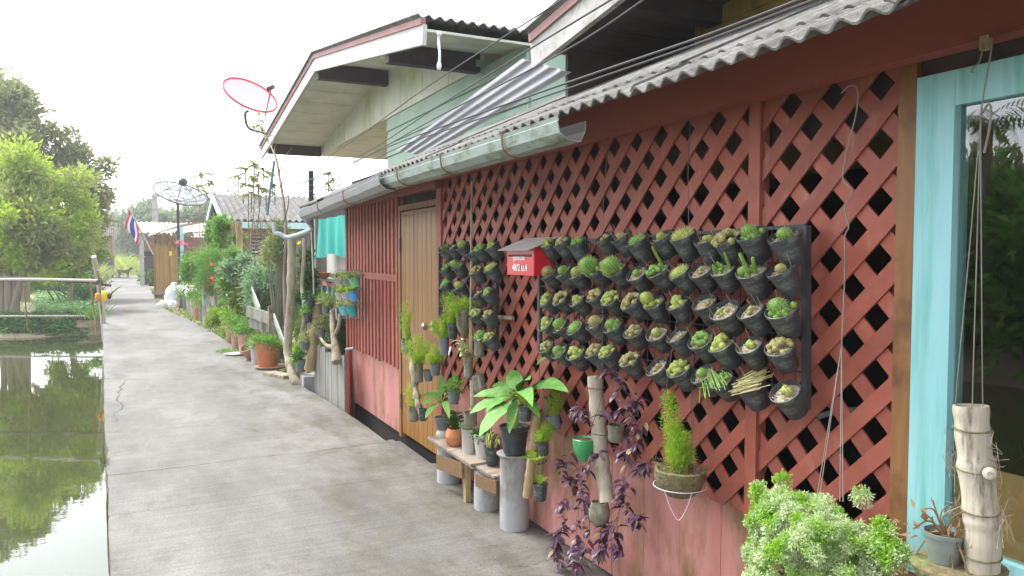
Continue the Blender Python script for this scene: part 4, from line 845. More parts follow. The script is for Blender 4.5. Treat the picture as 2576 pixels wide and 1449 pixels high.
t, top = bottle('grey cut bottle with fern spilling left in front of the brown door edge', 1119,850,893,28,1.87,'grey_plastic','taper', tilt=(0,.18,1))
mb = MB(); fern_stems(mb, top, .17, .11, 8, (0,.35), 1.1); mb.build('fern', 'leaf_fern', t)
t, top = bottle('clear cut bottle of variegated leaves right of the stick', 1205,855,898,24,1.86,'bottle','flask')
mb = MB(); broad(mb, top, dirs_around(9,.7,.4), .05, .035, droop=.8); mb.build('foliage', 'leaf_variegated', t, True)
t, top = bottle('brown cut bottle hugging the stick below the pale leaves', 1178,898,950,24,1.85,'bottle','flask')
mb = MB(); mb.cloud(top+V((0,0,.015)), .03, 120, .02, .008, 6); mb.build('foliage', 'leaf_olive', t)
t, top = bottle('smoky grey bottle tilted right at the lower end of the stick', 1211,943,988,32,1.90,'bottle','flask', tilt=(-.1,.3,1))
mb = MB(); mb.cloud(top+V((0,0,.015)), .025, 80, .02, .007, 6); mb.build('foliage', 'leaf_dry', t)
t, top = bottle('dusty bottle hanging right under the thick stick end', 1184,1036,1072,34,1.86,'bottle','flask')
mb = MB(); mb.cloud(top+V((0,0,.02)), .03, 80, .02, .006, 6); mb.build('foliage', 'leaf_dry', t)
t, top = bottle('small dark pot of curly green leaves above the terracotta ball pot', 1142,984,1016,32,1.87,'grey_plastic','taper')
mb = MB(); mb.cloud(top+V((0,0,.05)), (.05,.05,.06), 260, .03, .014, 10); stems_of(mb, top, 5, .09, .05, .002); mb.build('foliage', 'leaf_mid', t)
t = T('pale_creeper', 'pale creeper with one white drooping leaf on the hanging stick', 'creeper', WX(1172,900,1.84), G)
mb = MB(); c = WX(1178,872,1.85)
for k in range(9): a = c+V((random.gauss(-.01,.01), random.uniform(-.01,.07), random.gauss(0,.02))); broad(mb, a, [V((-.5,random.uniform(-.3,1),random.uniform(-.4,.6)))], .05, .03, droop=.9)
for k in range(7): mb.tube(curve([c, c+V((-.02,.05+.01*k,.03-.012*k)), c+V((-.01,.10+.005*k,-.01-.008*k))], 8), .0018, 5)
mb.build('foliage', 'leaf_variegated', t, True)
mb = MB(); a = WX(1135,872,1.84); mb.leaf(a, WX(1124,903,1.84)-a, (-1,0,.3), .085, .035, 7, .1, .1); mb.build('white_leaf', 'flower_white', t, True)
# driftwood before the door
dl = T('driftwood_hanger', 'knotted driftwood branch hung before the brown door carrying bottles and ferns', 'driftwood', WX(1057,1040,1.80))
mb = MB(); c = curve([WX(1024,826,1.86), WX(1030,880,1.84), WX(1040,935,1.82), WX(1044,975,1.81), WX(1050,1010,1.80), WX(1058,1040,1.80)], 22); mb.tube(c, [.020+.006*math.sin(k*1.7)+.004*random.random() for k in range(23)], 10); mb.build('branch', 'driftwood', dl, True)
MB().tube(curve([WX(1052,470,1.93), WX(1042,482,1.93), WX(1041,560,1.91), WX(1042,640,1.9), WX(1040,760,1.88), WX(1026,828,1.86)], 16), .0016, 5).build('wire', 'pale_wire', dl)
G = 'bottles and grey pots hung before the brown door'
t, top = bottle('olive cut bottle with a tall upright fern at the driftwood top', 1023,852,890,28,1.82,'bottle','flask',g=G)
mb = MB(); fern_stems(mb, top, .30, .09, 4, (0,.05), 1.0); mb.build('fern', 'leaf_fern', t)
t, top = bottle('dark cut bottle with a bushy fern right of the driftwood', 1052,914,962,25,1.83,'bottle','flask',g=G)
mb = MB(); fern_stems(mb, top, .22, .15, 9, (0,-.05), 1.1); mb.build('fern', 'leaf_fern', t)
t, top = bottle('short bottle with a pale drooping fern at the driftwood foot', 1040,1022,1060,26,1.79,'bottle','flask',g=G)
mb = MB(); fern_stems(mb, top, .16, .12, 4, (0,.55), .7); mb.build('fern', 'leaf_fern', t)
t, top = bottle('small black bottle beside the driftwood foot', 1064,1028,1058,22,1.80,'black_plastic','flask',g=G)
t, top = bottle('front grey pot with fern hanging in front of the door', 1095,913,944,30,1.86,'grey_plastic','taper',g=G)
mb = MB(); fern_stems(mb, top, .13, .09, 6, (0,.1), .8); mb.build('fern', 'leaf_fern', t)
t, top = bottle('empty grey pot hanging just behind the fern pot at the door', 1078,931,958,27,1.90,'grey_plastic','taper',g=G)
# purple plant on a hanging log
XL = 1.90
pl = T('hanging_log', 'pale bamboo log hung by wire and draped with purple trailing plants', 'hanging log', WX(1527,1262,XL))
mb = MB(); c = curve([WX(1497,946,XL), WX(1501,1010,XL), WX(1507,1090,XL), WX(1512,1150,XL), WX(1520,1210,XL), WX(1528,1262,XL)], 30)
mb.tube(c, [.036+.002*math.sin(k*1.1)+(.004 if k in (9,10,20) else 0) for k in range(31)], 16); mb.build('log', 'bamboo_grey', pl, True)
mb = MB(); mb.tube(curve([WX(1533,362,1.94), WX(1522,450,1.93), WX(1516,600,1.92), WX(1515,860,1.86), WX(1512,1000,1.855), WX(1484,1080,1.86)], 20), .0016, 5)
for v in (975, 1090): a = WX(1497+(v-946)*.09, v, XL); mb.tube([a+V((.040*math.cos(k*.45), .040*math.sin(k*.45), .003*math.sin(k))) for k in range(15)], .002, 5)
mb.build('wire', 'wire', pl)
t, top = bottle('green plastic cut bottle on the left of the hanging log', 1470,1102,1160,60,1.85,'green_bottle','bowl',g='cut bottles on the hanging log')
t, top = bottle('round clear bottle base under the hanging log', 1508,1262,1322,56,1.86,'bottle','ball',g='cut bottles on the hanging log')
t, top = bottle('short clear bottle on the right of the hanging log among purple leaves', 1550,1068,1112,42,1.92,'bottle','flask',g='cut bottles on the hanging log')
def Z55(x, y): return (944.6+x*.4077, 858.7+y*.4077)
pv = T('purple_creeper', 'purple leaved creeper trailing over the hanging log and the pink wall', 'creeper', WX(1520,1430,1.90))
strands = [[(1440,150),(1520,260),(1490,340),(1560,430),(1620,520),(1600,640),(1540,700)],[(1480,180),(1600,330),(1650,480),(1640,620),(1670,760),(1620,800)],[(1340,560),(1250,640),(1180,720),(1150,800),(1230,900),(1160,1030),(1170,1130)],[(1300,690),(1260,800),(1270,930),(1250,1060),(1290,1200),(1250,1300),(1270,1380)],[(1350,700),(1300,850),(1300,1000),(1320,1150),(1300,1300)],[(1540,560),(1560,700),(1530,850),(1540,950),(1500,1060),(1490,1200),(1500,1330)],[(1500,900),(1540,1000),(1590,1070),(1620,1120)],[(1180,1100),(1130,1200),(1110,1290),(1150,1370)],[(1420,1150),(1400,1250),(1370,1340)],[(1240,1080),(1240,1250),(1200,1330)],[(1330,500),(1260,440),(1230,420)],[(1440,440),(1540,420),(1610,390)]]
smb = MB(); lmb = MB(); dmb = MB()
for st in strands:
    x0 = 1.86 if random.random() < .6 else 1.94; pts = curve([WX(*Z55(*q), x0+random.uniform(-.03,.03)) for q in st], 26); smb.tube(pts, .0018, 5)
    for i in range(1, 27):
        if random.random() < .82:
            for s in range(random.choice((1,1,2,3))):
                a = random.uniform(0,6.28); d = V((-.25+.8*math.cos(a), .9*math.sin(a), random.uniform(-.75,.25))); (lmb if random.random() < .88 else dmb).leaf(pts[i], d, (0,0,1), random.uniform(.035,.07), random.uniform(.016,.027), 4, .7, .25)
for q in [(1260,420),(1440,190),(1420,450),(1600,380),(1550,680),(1660,760),(1170,760),(1200,850),(1160,1030),(1370,700),(1540,900),(1450,1140),(1600,1100),(1130,1210),(1280,1290),(1400,1290),(1500,1290),(1230,1370)]:
    p = WX(*Z55(*q), 1.84+random.uniform(-.02,.05))
    for k in range(9): a = random.uniform(0,6.28); lmb.leaf(p+V((random.gauss(0,.008),random.gauss(0,.008),random.gauss(0,.008))), V((math.cos(a)-.3, math.sin(a), random.uniform(-.5,.5))), (0,0,1), random.uniform(.05,.085), random.uniform(.018,.03), 4, .7, .25)
smb.build('stem', 'leaf_dry', pv); lmb.build('foliage', 'leaf_purple', pv, True); dmb.build('dry_foliage', 'leaf_dry', pv, True)
# fern basket
fb = T('fern_basket', 'coconut husk bowl of feathery fern hanging before the pink wall', 'hanging basket', WX(1711,1243,1.88)); c = WX(1711,1180,1.88)
r = 64*px2m(c); h = c.z-fb.location.z+.01; b = V((1.88, c.y, c.z-h))
MB().lathe([(0,0),(r*.45,.004),(r*.8,h*.3),(r*.98,h*.7),(r*1.02,h),(r*.92,h*1.03),(r*.8,h*.92),(0,h*.9)], b, 28, None, 0, lambda a, z: 1+.04*math.sin(5*a+z*40)+.02*math.sin(11*a)).build('husk_bowl', 'husk', fb, True)
mb = MB(); mb.cloud(c, (r*.9,r*.9,.015), 700, .03, .0025, 20, 0, .0); mb.build('fibre', 'leaf_dry', fb)
mb = MB(); q = WX(1679,992,1.86); base = c+V((0,.01,0))
mb.plume(curve([base, WX(1703,1110,1.87), WX(1690,1050,1.86), q], 10), .048, 1100, .022, 0, .0013)
for (u, v, w) in ((1725,1095,.05),(1700,1080,.055),(1690,1120,.05),(1735,1140,.05),(1682,1065,.045),(1712,1130,.06)): e = WX(u, v, 1.86+random.uniform(-.05,.05)); mb.plume(curve([base, base.lerp(e,.5)+V((0,0,.02)), e], 7), w, 520, .021, 0, .0013)
mb.build('fern', 'leaf_fern', fb)
mb = MB(); mb.tube([b+V((r*1.04*math.cos(k*.2618), r*1.04*math.sin(k*.2618), h*.42)) for k in range(25)], .002, 5)
mb.tube(curve([b+V((r*1.0*math.cos(a), r*1.0*math.sin(a), h*z)) for a, z in ((3.4,.42),(3.7,-.2),(4.0,-.55),(4.3,-.1),(4.5,.42))], 16), .0016, 5); mb.build('string', 'white_paint', fb)
mb = MB()
for a in (.4, 2.5, 4.6): mb.tube([b+V((r*math.cos(a), r*math.sin(a), h)), WX(1733,600,1.93)], .0012, 4)
mb.tube(curve([WX(1736,300,1.95), WX(1735,345,1.95), WX(1731,420,1.94), WX(1733,600,1.93)], 10), .0016, 5); mb.build('wire', 'wire', fb)
# variegated shrub
sh = T('variegated_shrub', 'green and cream variegated shrub hanging in front of the lattice by the blue window', 'shrub', WX(2060,1640,1.80))
XV = 1.80; S_ = px2m(WX(2060,1345,XV)); mb = MB(); smb = MB(); stem0 = WX(2060,1620,XV)
for (u, v, r, n, dx) in ((1955,1262,58,9,0),(2035,1285,66,10,.03),(1918,1330,42,7,-.03),(2110,1318,58,10,.05),(2000,1365,70,13,-.08),(2085,1392,70,13,-.06),(2150,1368,46,9,.03),(2215,1368,38,8,.05),(2248,1392,20,5,.05),(1950,1425,62,11,-.06),(2140,1450,70,13,0),(2040,1470,80,14,-.1),(1990,1310,60,10,-.02),(2060,1340,60,12,-.1),(2185,1430,40,8,.02),(1905,1390,30,5,0)):
    c = WX(u, v, XV+dx); rr = r*S_; smb.tube(curve([stem0, stem0.lerp(c,.55)+V((random.gauss(0,.03),random.gauss(0,.03),0)), c], 8), [.007,.006,.006,.005,.005,.004,.004,.003,.003], 6)
    for k in range(int(n*1.7)):                                    # rosettes of frilly leaflets
        q = c + V((random.gauss(0,.5), random.gauss(0,.5), random.gauss(0,.42)))*rr; rad = random.uniform(.022,.036); m = 300
        d = rng.normal(size=(m,3)); d[:,0] -= .5; d[:,2] += .5; d /= np.linalg.norm(d, axis=1, keepdims=True); P = np.array(q) + d*rad*(.35+.65*rng.random((m,1)))
        mb.leaves(P, d+rng.normal(size=(m,3))*.6, .0105*(.6+.8*rng.random(m)), .0058, 0, .25)
mb.build('foliage', 'leaf_variegated', sh); smb.build('stem', 'bark', sh, True)
pb = V(sh.location); MB().lathe(pot_shape('taper', .09, .13), pb-V((0,0,.12)), 20).build('pot', 'black_plastic', sh, True)
mb = MB(); mb.tube(curve([WX(u,v,1.93) for u, v in ((2116,235),(2130,220),(2144,215),(2157,226),(2154,284),(2130,379),(2125,408),(2120,450),(2144,483),(2125,521),(2135,569),(2125,597),(2125,687),(2117,871))], 50), .0024, 5)
for u, v in ((2064,1235),(2056,1245),(2121,1262),(2113,1262)): mb.tube([WX(2117,871,1.93), WX(u,v,1.83)], .0013, 4)
mb.build('wire', 'pale_wire', sh)
# bamboo tube by the window
XT = 1.88
bt = T('bamboo_tube', 'thick pale bamboo tube hung on wires before the blue window', 'bamboo tube', WX(2470,1500,XT)); sc = px2m(WX(2450,1200,XT))
c = curve([WX(2442,1020,XT), WX(2446,1080,XT), WX(2455,1170,XT), WX(2466,1275,XT), WX(2471,1350,XT), WX(2470,1500,XT)], 36)
rs = [(40+1.2*math.sin(k*.9)+(3 if k in (14,15,25,26) else 0))*sc for k in range(37)]; mb = MB(); mb.tube(c, rs, 22, cap=False); mb.tube([x.copy() for x in c[:6]], [r*.86 for r in rs[:6]], 22, cap=False); mb.add([], [])
t0 = len(mb.v); ring = [(mb.v[i], mb.v[37*22+i]) for i in range(22)]
for i in range(22): a, b = ring[i]; a2, b2 = ring[(i+1)%22]; mb.add([a, a2, b2, b], [(0,1,2,3)])
mb.build('tube', 'bamboo_old', bt, True)
mb = MB(); mb.lathe([(16*sc,0),(13*sc,7*sc),(6*sc,9*sc),(5*sc,6*sc),(0,7*sc)], WX(2490,1192,XT-.03), 14, rot_tilt((-.8,-.5,.1))); mb.build('knot', 'bamboo_old', bt, True)
for v, du in ((1076,3),(1178,11),(1283,23),(1396,27)):
    q = WX(2443+du, v, XT); MB().tube([q+V((43*sc*math.cos(k*.393), 43*sc*math.sin(k*.393), .004*math.sin(k*.393+1))) for k in range(17)], .0022, 5).build('twine', 'husk', bt)
rh = {-1: MB(), 1: MB()}
for k in range(60):
    v = random.choice((1150,1180,1290,1300,1310)); s = random.choice((-1,1)); mb = rh[s]; q = WX(2445+(v-1020)*.08+s*40, v+random.uniform(-25,25), XT); mb.tube(curve([q, q+V((random.gauss(-.01,.012), -s*random.uniform(.005,.03), random.gauss(0,.012))), q+V((random.gauss(-.01,.015), -s*random.uniform(.0,.04), random.gauss(.0,.03)))], 7), .0007, 4)
[rh[s].build('root_tuft', 'driftwood', bt) for s in rh]
hk = WX(2480,108,1.935); mb = MB(); mb.box(hk, (.02,.022,.035)); mb.build('wood_block', 'bamboo_tan', bt)
mb = MB(); mb.tube(curve([hk+V((-.01,0,0)), WX(2465,152,1.92), WX(2448,172,1.92), WX(2443,178,1.92), WX(2448,182,1.92)], 12), .0022, 5)
mb.tube([hk+V((-.012,-.01,0)), WX(2493,130,1.92), WX(2471,256,1.91), WX(2466,300,1.905)], .0022, 5)
for u, x in ((2403,1.87),(2446,1.86),(2472,1.90)): mb.tube(curve([WX(2467,300,1.905), WX(lerp(2466,u,.45),640,1.89), WX(u,1022,x), WX(u+4,1075,x)], 10), .0015, 5)
mb.tube(curve([WX(2471,285,1.90), WX(2487,262,1.90), WX(2494,280,1.90), WX(2488,330,1.9), WX(2476,385,1.9)], 14), .003, 5); mb.build('wire', 'pale_wire', bt)
G = None
t, top = pot_px('grey green pot of dead stems beside the thick bamboo tube', 2376,1336,1412,98,1.85,'taper','pot_pale', soil='dark_soil')
mb = MB(); stems_of(mb, top, 7, .10, .10, .002)
for (u, v) in ((2300,1400),(2325,1280),(2400,1449),(2440,1449),(2298,1330)): e = WX(u, v, 1.82); mb.tube(curve([top, top.lerp(e,.5)+V((0,0,.03)), e], 8), .0025, 5)
mb.cloud(top+V((0,.03,0)), (.05,.09,.05), 26, .03, .018, 6); mb.build('dead_stems', 'leaf_dry', t)
b = WX(2410,1480,1.86); mb = MB(); mb.lathe([(0,0),(.08,0),(.105,.03),(.11,.06),(.10,.066),(.05,.06),(0,.06)], V((1.86,b.y,b.z)), 24, None, 0, lambda a, z: 1+.06*math.sin(4*a+z*60)); one('moss_basket', mb, 'husk', 'mossy husk basket under the grey green pot at the window', 'basket', smooth=True)
# small stray wires hanging from the beam
for lab, pts in (('thin wire hanging from the beam to the bamboo poles', [(1362,395),(1359,560),(1358,750),(1357,1002)]), ('thin wire hanging from the beam above the narrow rack', [(1137,462),(1128,520),(1121,610)]), ('rusty wire hanging over the top of the wide rack', [(1912,560),(1908,600),(1915,640)])):
    mb = MB().tube(curve([WX(u, v, 1.945) for u, v in pts], 10), .0016, 5); one('hanging_wire', mb, 'wire', lab, 'wire')
# fallen leaves and grit on the path by the wall
mb = MB()
for k in range(46):
    u = random.uniform(1150,1500); v = random.uniform(1310,1445); p = GZ(u, v, .004)
    if p.x > 2.0: continue
    a = random.uniform(0,6.28); mb.leaf(p, (math.cos(a), math.sin(a), .05), (0,0,1), random.uniform(.01,.03), random.uniform(.003,.009), 3, .05, .3)
tag(mb.build('leaf_litter', 'leaf_dry'), 'small dry leaves and grit scattered on the path by the pink wall', 'litter', kind='stuff')
# ------------------------------------------------------------------ plants, posts and houses farther along the path
def ground_plant(label, u, vb, w, h, shape, potm, group=None, z=0, name='potted_plant', tilt=None, back=.6, soil='dark_soil'):
    p = GZ(u, vb, z); s = px2m(p); r = w/2*s; p = p+V((cF.x, cF.y, 0)).normalized()*r*back
    return plant(name, label, (p.x, p.y, z-.02 if z == 0 else z), r, h*s+.02, shape, potm, soil, group, tilt)
def bush(t, name, m, blobs, Ln, W, dens=1.0, clumps=10, tight=.33):
    mb = MB()
    for c, r, n in blobs: mb.cloud(c, r, int(n*dens), Ln, W, clumps, 0, .25, tight)
    return mb.build(name, m, t)
def flowers(t, name, m, c, rad, n, size, mats=None):
    mb = MB()
    for k in range(n):
        d = V((random.gauss(0,1), random.gauss(0,1), random.gauss(.4,.8))).normalized(); p = V(c)+V((d.x*rad[0], d.y*rad[1], d.z*rad[2]))*random.uniform(.7,1.1); M = rot_tilt(d+V((-.3,-.5,.4)))
        for j in range(5): a = 1.257*j; q = [V((0,0,0)), V((math.cos(a-.5),math.sin(a-.5),.25))*size*.7, V((math.cos(a),math.sin(a),.35))*size, V((math.cos(a+.5),math.sin(a+.5),.25))*size*.7]; mb.add([p+M @ x for x in q], [(0,1,2,3)])
    return mb.build(name, m, t)
G = 'terracotta pots along the right path edge'
# big terracotta pot and its neighbours
t, top = ground_plant('large orange terracotta pot topped with low bright green leaves at the path edge', 668, 926, 62, 62, 'taper', 'terracotta', G)
bush(t, 'foliage', 'leaf_mid', [(top+V((-.03,-.02,.06)), (.22,.22,.09), 1500)], .035, .02, 1, 18)
t, top = ground_plant('white pot half hidden behind the large orange terracotta pot', 643, 918, 34, 62, 'taper', 'white_pot', G); bush(t, 'foliage', 'leaf_mid', [(top+V((0,0,.05)), (.12,.12,.06), 350)], .03, .018)
t, top = ground_plant('second orange terracotta pot behind the large one with matching leaves', 668, 880, 54, 50, 'taper', 'terracotta', G); bush(t, 'foliage', 'leaf_mid', [(top+V((0,0,.05)), (.2,.2,.08), 900)], .035, .02)
p = GZ(668,930,.0)+V((.1,.12,0)); one('clay_saucer', MB().lathe([(0,0),(.2,0),(.235,.03),(.225,.03),(.19,.01),(0,.01)], (p.x,p.y,.004), 28), 'pink_clay', 'clay saucer under the large orange terracotta pot', 'saucer', smooth=True)
for k, (u, vb, w, h, m) in enumerate(((634,905,32,42,'pink_clay'),(612,893,34,52,'pink_clay'),(593,880,32,48,'pink_clay'),(578,862,28,44,'pink_clay'),(567,842,24,32,'terracotta'))):
    t, top = ground_plant(('pale pink clay pot leaning nearest the white pot','pink clay pot second behind the white pot','pink clay pot in the middle of the clay row','pink clay pot near the blue pole foot','small orange pot farthest in the clay row')[k], u, vb, w, h, 'taper', m, G, tilt=(-.5,-.5,1) if k == 0 else None)
    if k: bush(t, 'foliage', 'leaf_mid', [(top+V((0,.03,.12)), (.15,.15,.12), 520)], .045, .022)
p = GZ(592,893); one('clay_saucer', MB().lathe([(0,0),(.14,0),(.17,.025),(.16,.025),(.13,.01),(0,.01)], (p.x,p.y,.004), 24), 'white_pot', 'small pale saucer lying on the path before the pink pots', 'saucer', smooth=True)
mb = MB(); p = GZ(573,886,.0)
for k in range(120): a = random.uniform(0,6.28); mb.leaf(p+V((random.gauss(0,.08),random.gauss(0,.12),0)), (math.cos(a)*.5, math.sin(a)*.5, 1), (0,1,0), random.uniform(.03,.09), .012, 3, .8, .2)
one('weed_tuft', mb, 'leaf_mid', 'green weed tuft growing from the path edge by the clay pots', 'weed')
def shrub(name, label, u, vb, blobs, m, Ln, W, n, X=None, Y=None, z=0, stems=6, stem_m='bark', group=None, fl=None, clumps=10, tight=.33):
    """blobs in photo pixels (u, v, radius) at the plant's own depth"""
    base = GZ(u, vb, z) if Y is None else V((WY(u, 640, Y).x, Y, z)); d = depth(base); s = d/CF; nn = sum(b[2]**2 for b in blobs)
    t = T(name, label, 'shrub' if 'shrub' in name or 'bush' in name else 'plant', base, group); mb = MB(); sm = MB()
    for (bu, bv, r) in blobs:
        c = O + ray(bu, bv)*d/ray(bu, bv).dot(cF)+V((0, random.uniform(-.3,.3)*r*s, 0)); mb.cloud(c, (r*s, r*s, r*s), int(n*r*r/nn), Ln, W, clumps, 0, .2, tight)
        for k in range(max(1, stems//len(blobs))): q = c+V((random.gauss(0,.3),random.gauss(0,.3),random.gauss(0,.25)))*r*s; sm.tube(curve([base, base.lerp(q,.5)+V((random.gauss(0,.12),random.gauss(0,.12),0))*r*s, q], 6), [.009*(1-.12*i) for i in range(7)], 5)
    mb.build('foliage', m, t); sm.build('stem', stem_m, t, True)
    if fl:
        for (fu, fv, fr, fn, size, fm) in fl: c = O + ray(fu, fv)*(d-.15)/ray(fu, fv).dot(cF); flowers(t, 'flowers', fm, c, (fr*s,)*3, fn, size)
    return t
shrub('leafy_shrub', 'bright green leafy shrub behind the pink clay pots beside the blue pole', 615, 858, [(612,715,20),(600,745,24),(625,755,26),(598,785,30),(628,790,32),(612,820,32),(640,825,26),(585,820,22),(650,800,20)], 'leaf_bright', .075, .036, 8000, z=-.1, clumps=16)
shrub('grey_green_bush', 'grey green fine leaved bush between the main bamboo post and the board fence', 688, 900, [(705,680,24),(676,705,30),(708,725,30),(648,735,24),(685,755,32),(715,775,22),(662,775,22),(640,700,22),(700,800,20)], 'leaf_bluegreen', .08, .017, 11000, z=-.1, clumps=24, tight=.5, fl=[(712,660,8,4,.035,'flower_yellow'),(668,720,14,3,.025,'flower_white')])
shrub('feathery_bush', 'fluffy bright green feathery bush in the pot on the tall grey pipe', 516, 740, [(505,652,22),(520,690,22),(545,655,24),(552,690,22),(510,715,18),(530,640,16)], 'leaf_mid', .07, .012, 6500, Y=18.0, z=.75, clumps=20, tight=.5)
shrub('low_bush', 'round light green bush low beside the grey pipe', 552, 822, [(545,770,20),(560,785,22),(535,790,18),(572,770,16)], 'leaf_mid', .06, .028, 2400, z=-.1, fl=[(548,790,22,14,.02,'flower_yellow')])
shrub('trailing_bush', 'small green bush with yellow leaves at the foot of the bamboo post', 745, 860, [(748,765,14),(744,795,16),(748,825,16),(752,845,12)], 'leaf_bright', .055, .026, 1500, z=-.1, clumps=8)
shrub('dark_shrub', 'dense dark leaf shrub between the bamboo post and the thin stick', 770, 830, [(770,690,20),(776,720,18),(768,750,20),(780,780,16),(765,640,14)], 'leaf_dark', .065, .03, 2400, Y=10.6, z=-.1, fl=[(757,613,6,4,.035,'flower_yellow')])
shrub('dark_shrub', 'dark bush below the coloured pots beside the ribbed red wall', 858, 900, [(866,820,14),(862,850,16),(868,875,14)], 'leaf_dark', .05, .024, 1100, Y=8.35, z=-.1)
shrub('dried_plant', 'withered plum grey plant beside the large terracotta pot', 710, 905, [(708,855,16),(700,875,14),(716,885,12)], 'leaf_plum', .05, .018, 700, z=-.02)
shrub('fern_clump', 'thin yellow green plant hugging the lower bamboo post', 748, 935, [(748,900,10),(752,880,10)], 'leaf_fern', .06, .008, 900, Y=9.55, z=-.02)
# vines up the posts of the far house
shrub('climbing_vine', 'green vine climbing the bamboo posts in front of the slatted window', 598, 700, [(600,600,14),(592,625,14),(606,640,14),(560,570,16),(552,590,14),(548,560,12)], 'leaf_mid', .09, .05, 1500, Y=17.5, z=.3)
shrub('tangled_vine', 'pale tangle of dry vine stems under the blue roof edge', 680, 640, [(640,590,14),(660,575,16),(690,580,16),(715,585,12)], 'leaf_dry', .12, .008, 900, Y=15.0, z=.6, stems=40, tight=.6)
# flower row
G = 'flower pots in the far row along the path'
for k, (u, vb, w, h, m, fm) in enumerate(((506,806,18,44,'plank_wood',0),(496,800,20,46,'terracotta',0),(486,792,20,44,'white_pot','flower_white'),(476,784,20,40,'white_pot','flower_white'),(466,778,18,38,'pot_pale','flower_white'),(456,772,16,30,'grey_plastic','flower_white'),(534,810,38,26,'white_pot',0),(538,770,22,24,'white_pot','flower_red'))):
    lab = ('brown box pot right beside the grey pipe foot','orange brown pot second left of the grey pipe','pale pot of white flowers third left of the pipe','pale pot of white flowers in mid row','greenish pot of white flowers nearing the sack','small dark pot of white flowers beside the sack','wide low whitish pot right of the grey pipe foot','beige pot of red flowers above the low bush')[k]
    t, top = ground_plant(lab, u, vb, w, h, 'taper', m, G, z=0 if k != 7 else .45)
    bush(t, 'foliage', 'leaf_mid', [(top+V((0,0,.12)), (.16,.16,.14), 420)], .06, .028)
    if fm: flowers(t, 'flowers', fm, top+V((-.02,-.08,.2)), (.2,.2,.16), 46 if fm == 'flower_white' else 8, .035 if fm == 'flower_white' else .05)
shrub('white_flower_shrub', 'taller white flowering shrub behind the white sack', 470, 770, [(470,700,16),(480,690,14),(462,715,14),(484,715,12)], 'leaf_mid', .06, .03, 1200, z=.0, fl=[(472,695,20,60,.035,'flower_white'),(478,720,18,14,.04,'flower_pink')])
shrub('red_flower_plant', 'thin thorny plant with red flowers left of the blue pole', 543, 775, [(540,690,10),(545,715,10)], 'leaf_olive', .05, .02, 260, Y=17.6, z=.3, fl=[(538,667,7,7,.038,'flower_red'),(532,703,7,8,.038,'flower_red'),(556,703,6,7,.038,'flower_red')])
shrub('pink_flower_plant', 'plant with pink flowers against the pale blue post', 470, 720, [(472,640,12),(480,660,14),(466,668,12)], 'leaf_mid', .07, .035, 420, Y=25, z=0, fl=[(451,612,7,16,.05,'flower_pink'),(466,618,6,8,.05,'flower_pink')])
# grey pipe with a pot on top
p = GZ(515,818); s = px2m(p); t = T('grey_pipe', 'grey cement pipe standing upright at the path edge under the feathery bush', 'pipe', p+V((.05,.1,0)))
MB().lathe([(0,-.02),(9.5*s,-.02),(9.5*s,80*s),(10*s,82*s),(10*s,100*s),(9*s,100*s),(8.6*s,92*s),(0,92*s)], t.location, 20).build('pipe', 'cement', t, True)
# white sack
b = GZ(425,772); s = px2m(b); mb = MB(); lump = lambda k: (lambda a, z: 1+.13*math.sin(3*a+z*9+k)+.08*math.sin(5*a-z*17+k*2)+.05*math.sin(11*a+z*31))
mb.lathe([(0,0),(17*s,0),(21*s,5*s),(20*s,14*s),(21*s,22*s),(17*s,34*s),(15*s,42*s),(11*s,50*s),(7*s,54*s),(6*s,60*s),(4*s,61*s),(0,57*s)], b+V((.1,.3,0)), 36, rot_tilt((.10,0,1)), 0, lump(0))
mb.lathe([(0,0),(13*s,0),(14*s,6*s),(11*s,12*s),(6*s,16*s),(0,17*s)], b+V((-.16,.02,0)), 28, None, 0, lump(2)); mb.lathe([(0,0),(11*s,0),(12*s,7*s),(8*s,14*s),(0,16*s)], b+V((.12,-.1,0)), 28, None, 0, lump(4))
one('white_sack', mb, 'white_sack', 'crumpled white plastic sack slumped by the wooden shed doors', 'sack', smooth=True)
# blue pole, board fence
one('blue_pole', MB().tube([GZ(587,836,0)+V((.05,.1,0)), WX(572,750,1.62), WX(555,668,1.58)], [.036,.03,.022], 10), 'blue_pole', 'pale blue pole leaning among the shrubs', 'pole', smooth=True)
bf = T('board_fence', 'grey slanted boards of a low fence behind the terracotta pots', 'fence', GZ(665,860,-.1))
MB().bar(WY(622,782,12.6), WY(676,800,11.6), .03, .17).build('board', 'grey_planks', bf); MB().bar(WY(628,812,12.6), WY(720,838,11.4), .03, .14).build('board', 'grey_planks', bf)
MB().bar(WY(634,735,12.9), WY(655,790,12.3), .02, .26, up=(0,1,0)).build('white_board', 'white_paint', bf); MB().bar(WY(690,800,11.2), WY(720,880,10.8), .02, .22, up=(0,1,0)).build('white_board', 'white_paint', bf)
for u, v0, v1, Y in ((662,795,872,11.9),(680,770,880,11.5),(727,800,862,10.6)): a = WY(u, v1, Y); b = WY(u, v0, Y); MB().bar(a, b, .06, .06, up=(0,1,0)).build('post', 'driftwood', bf)
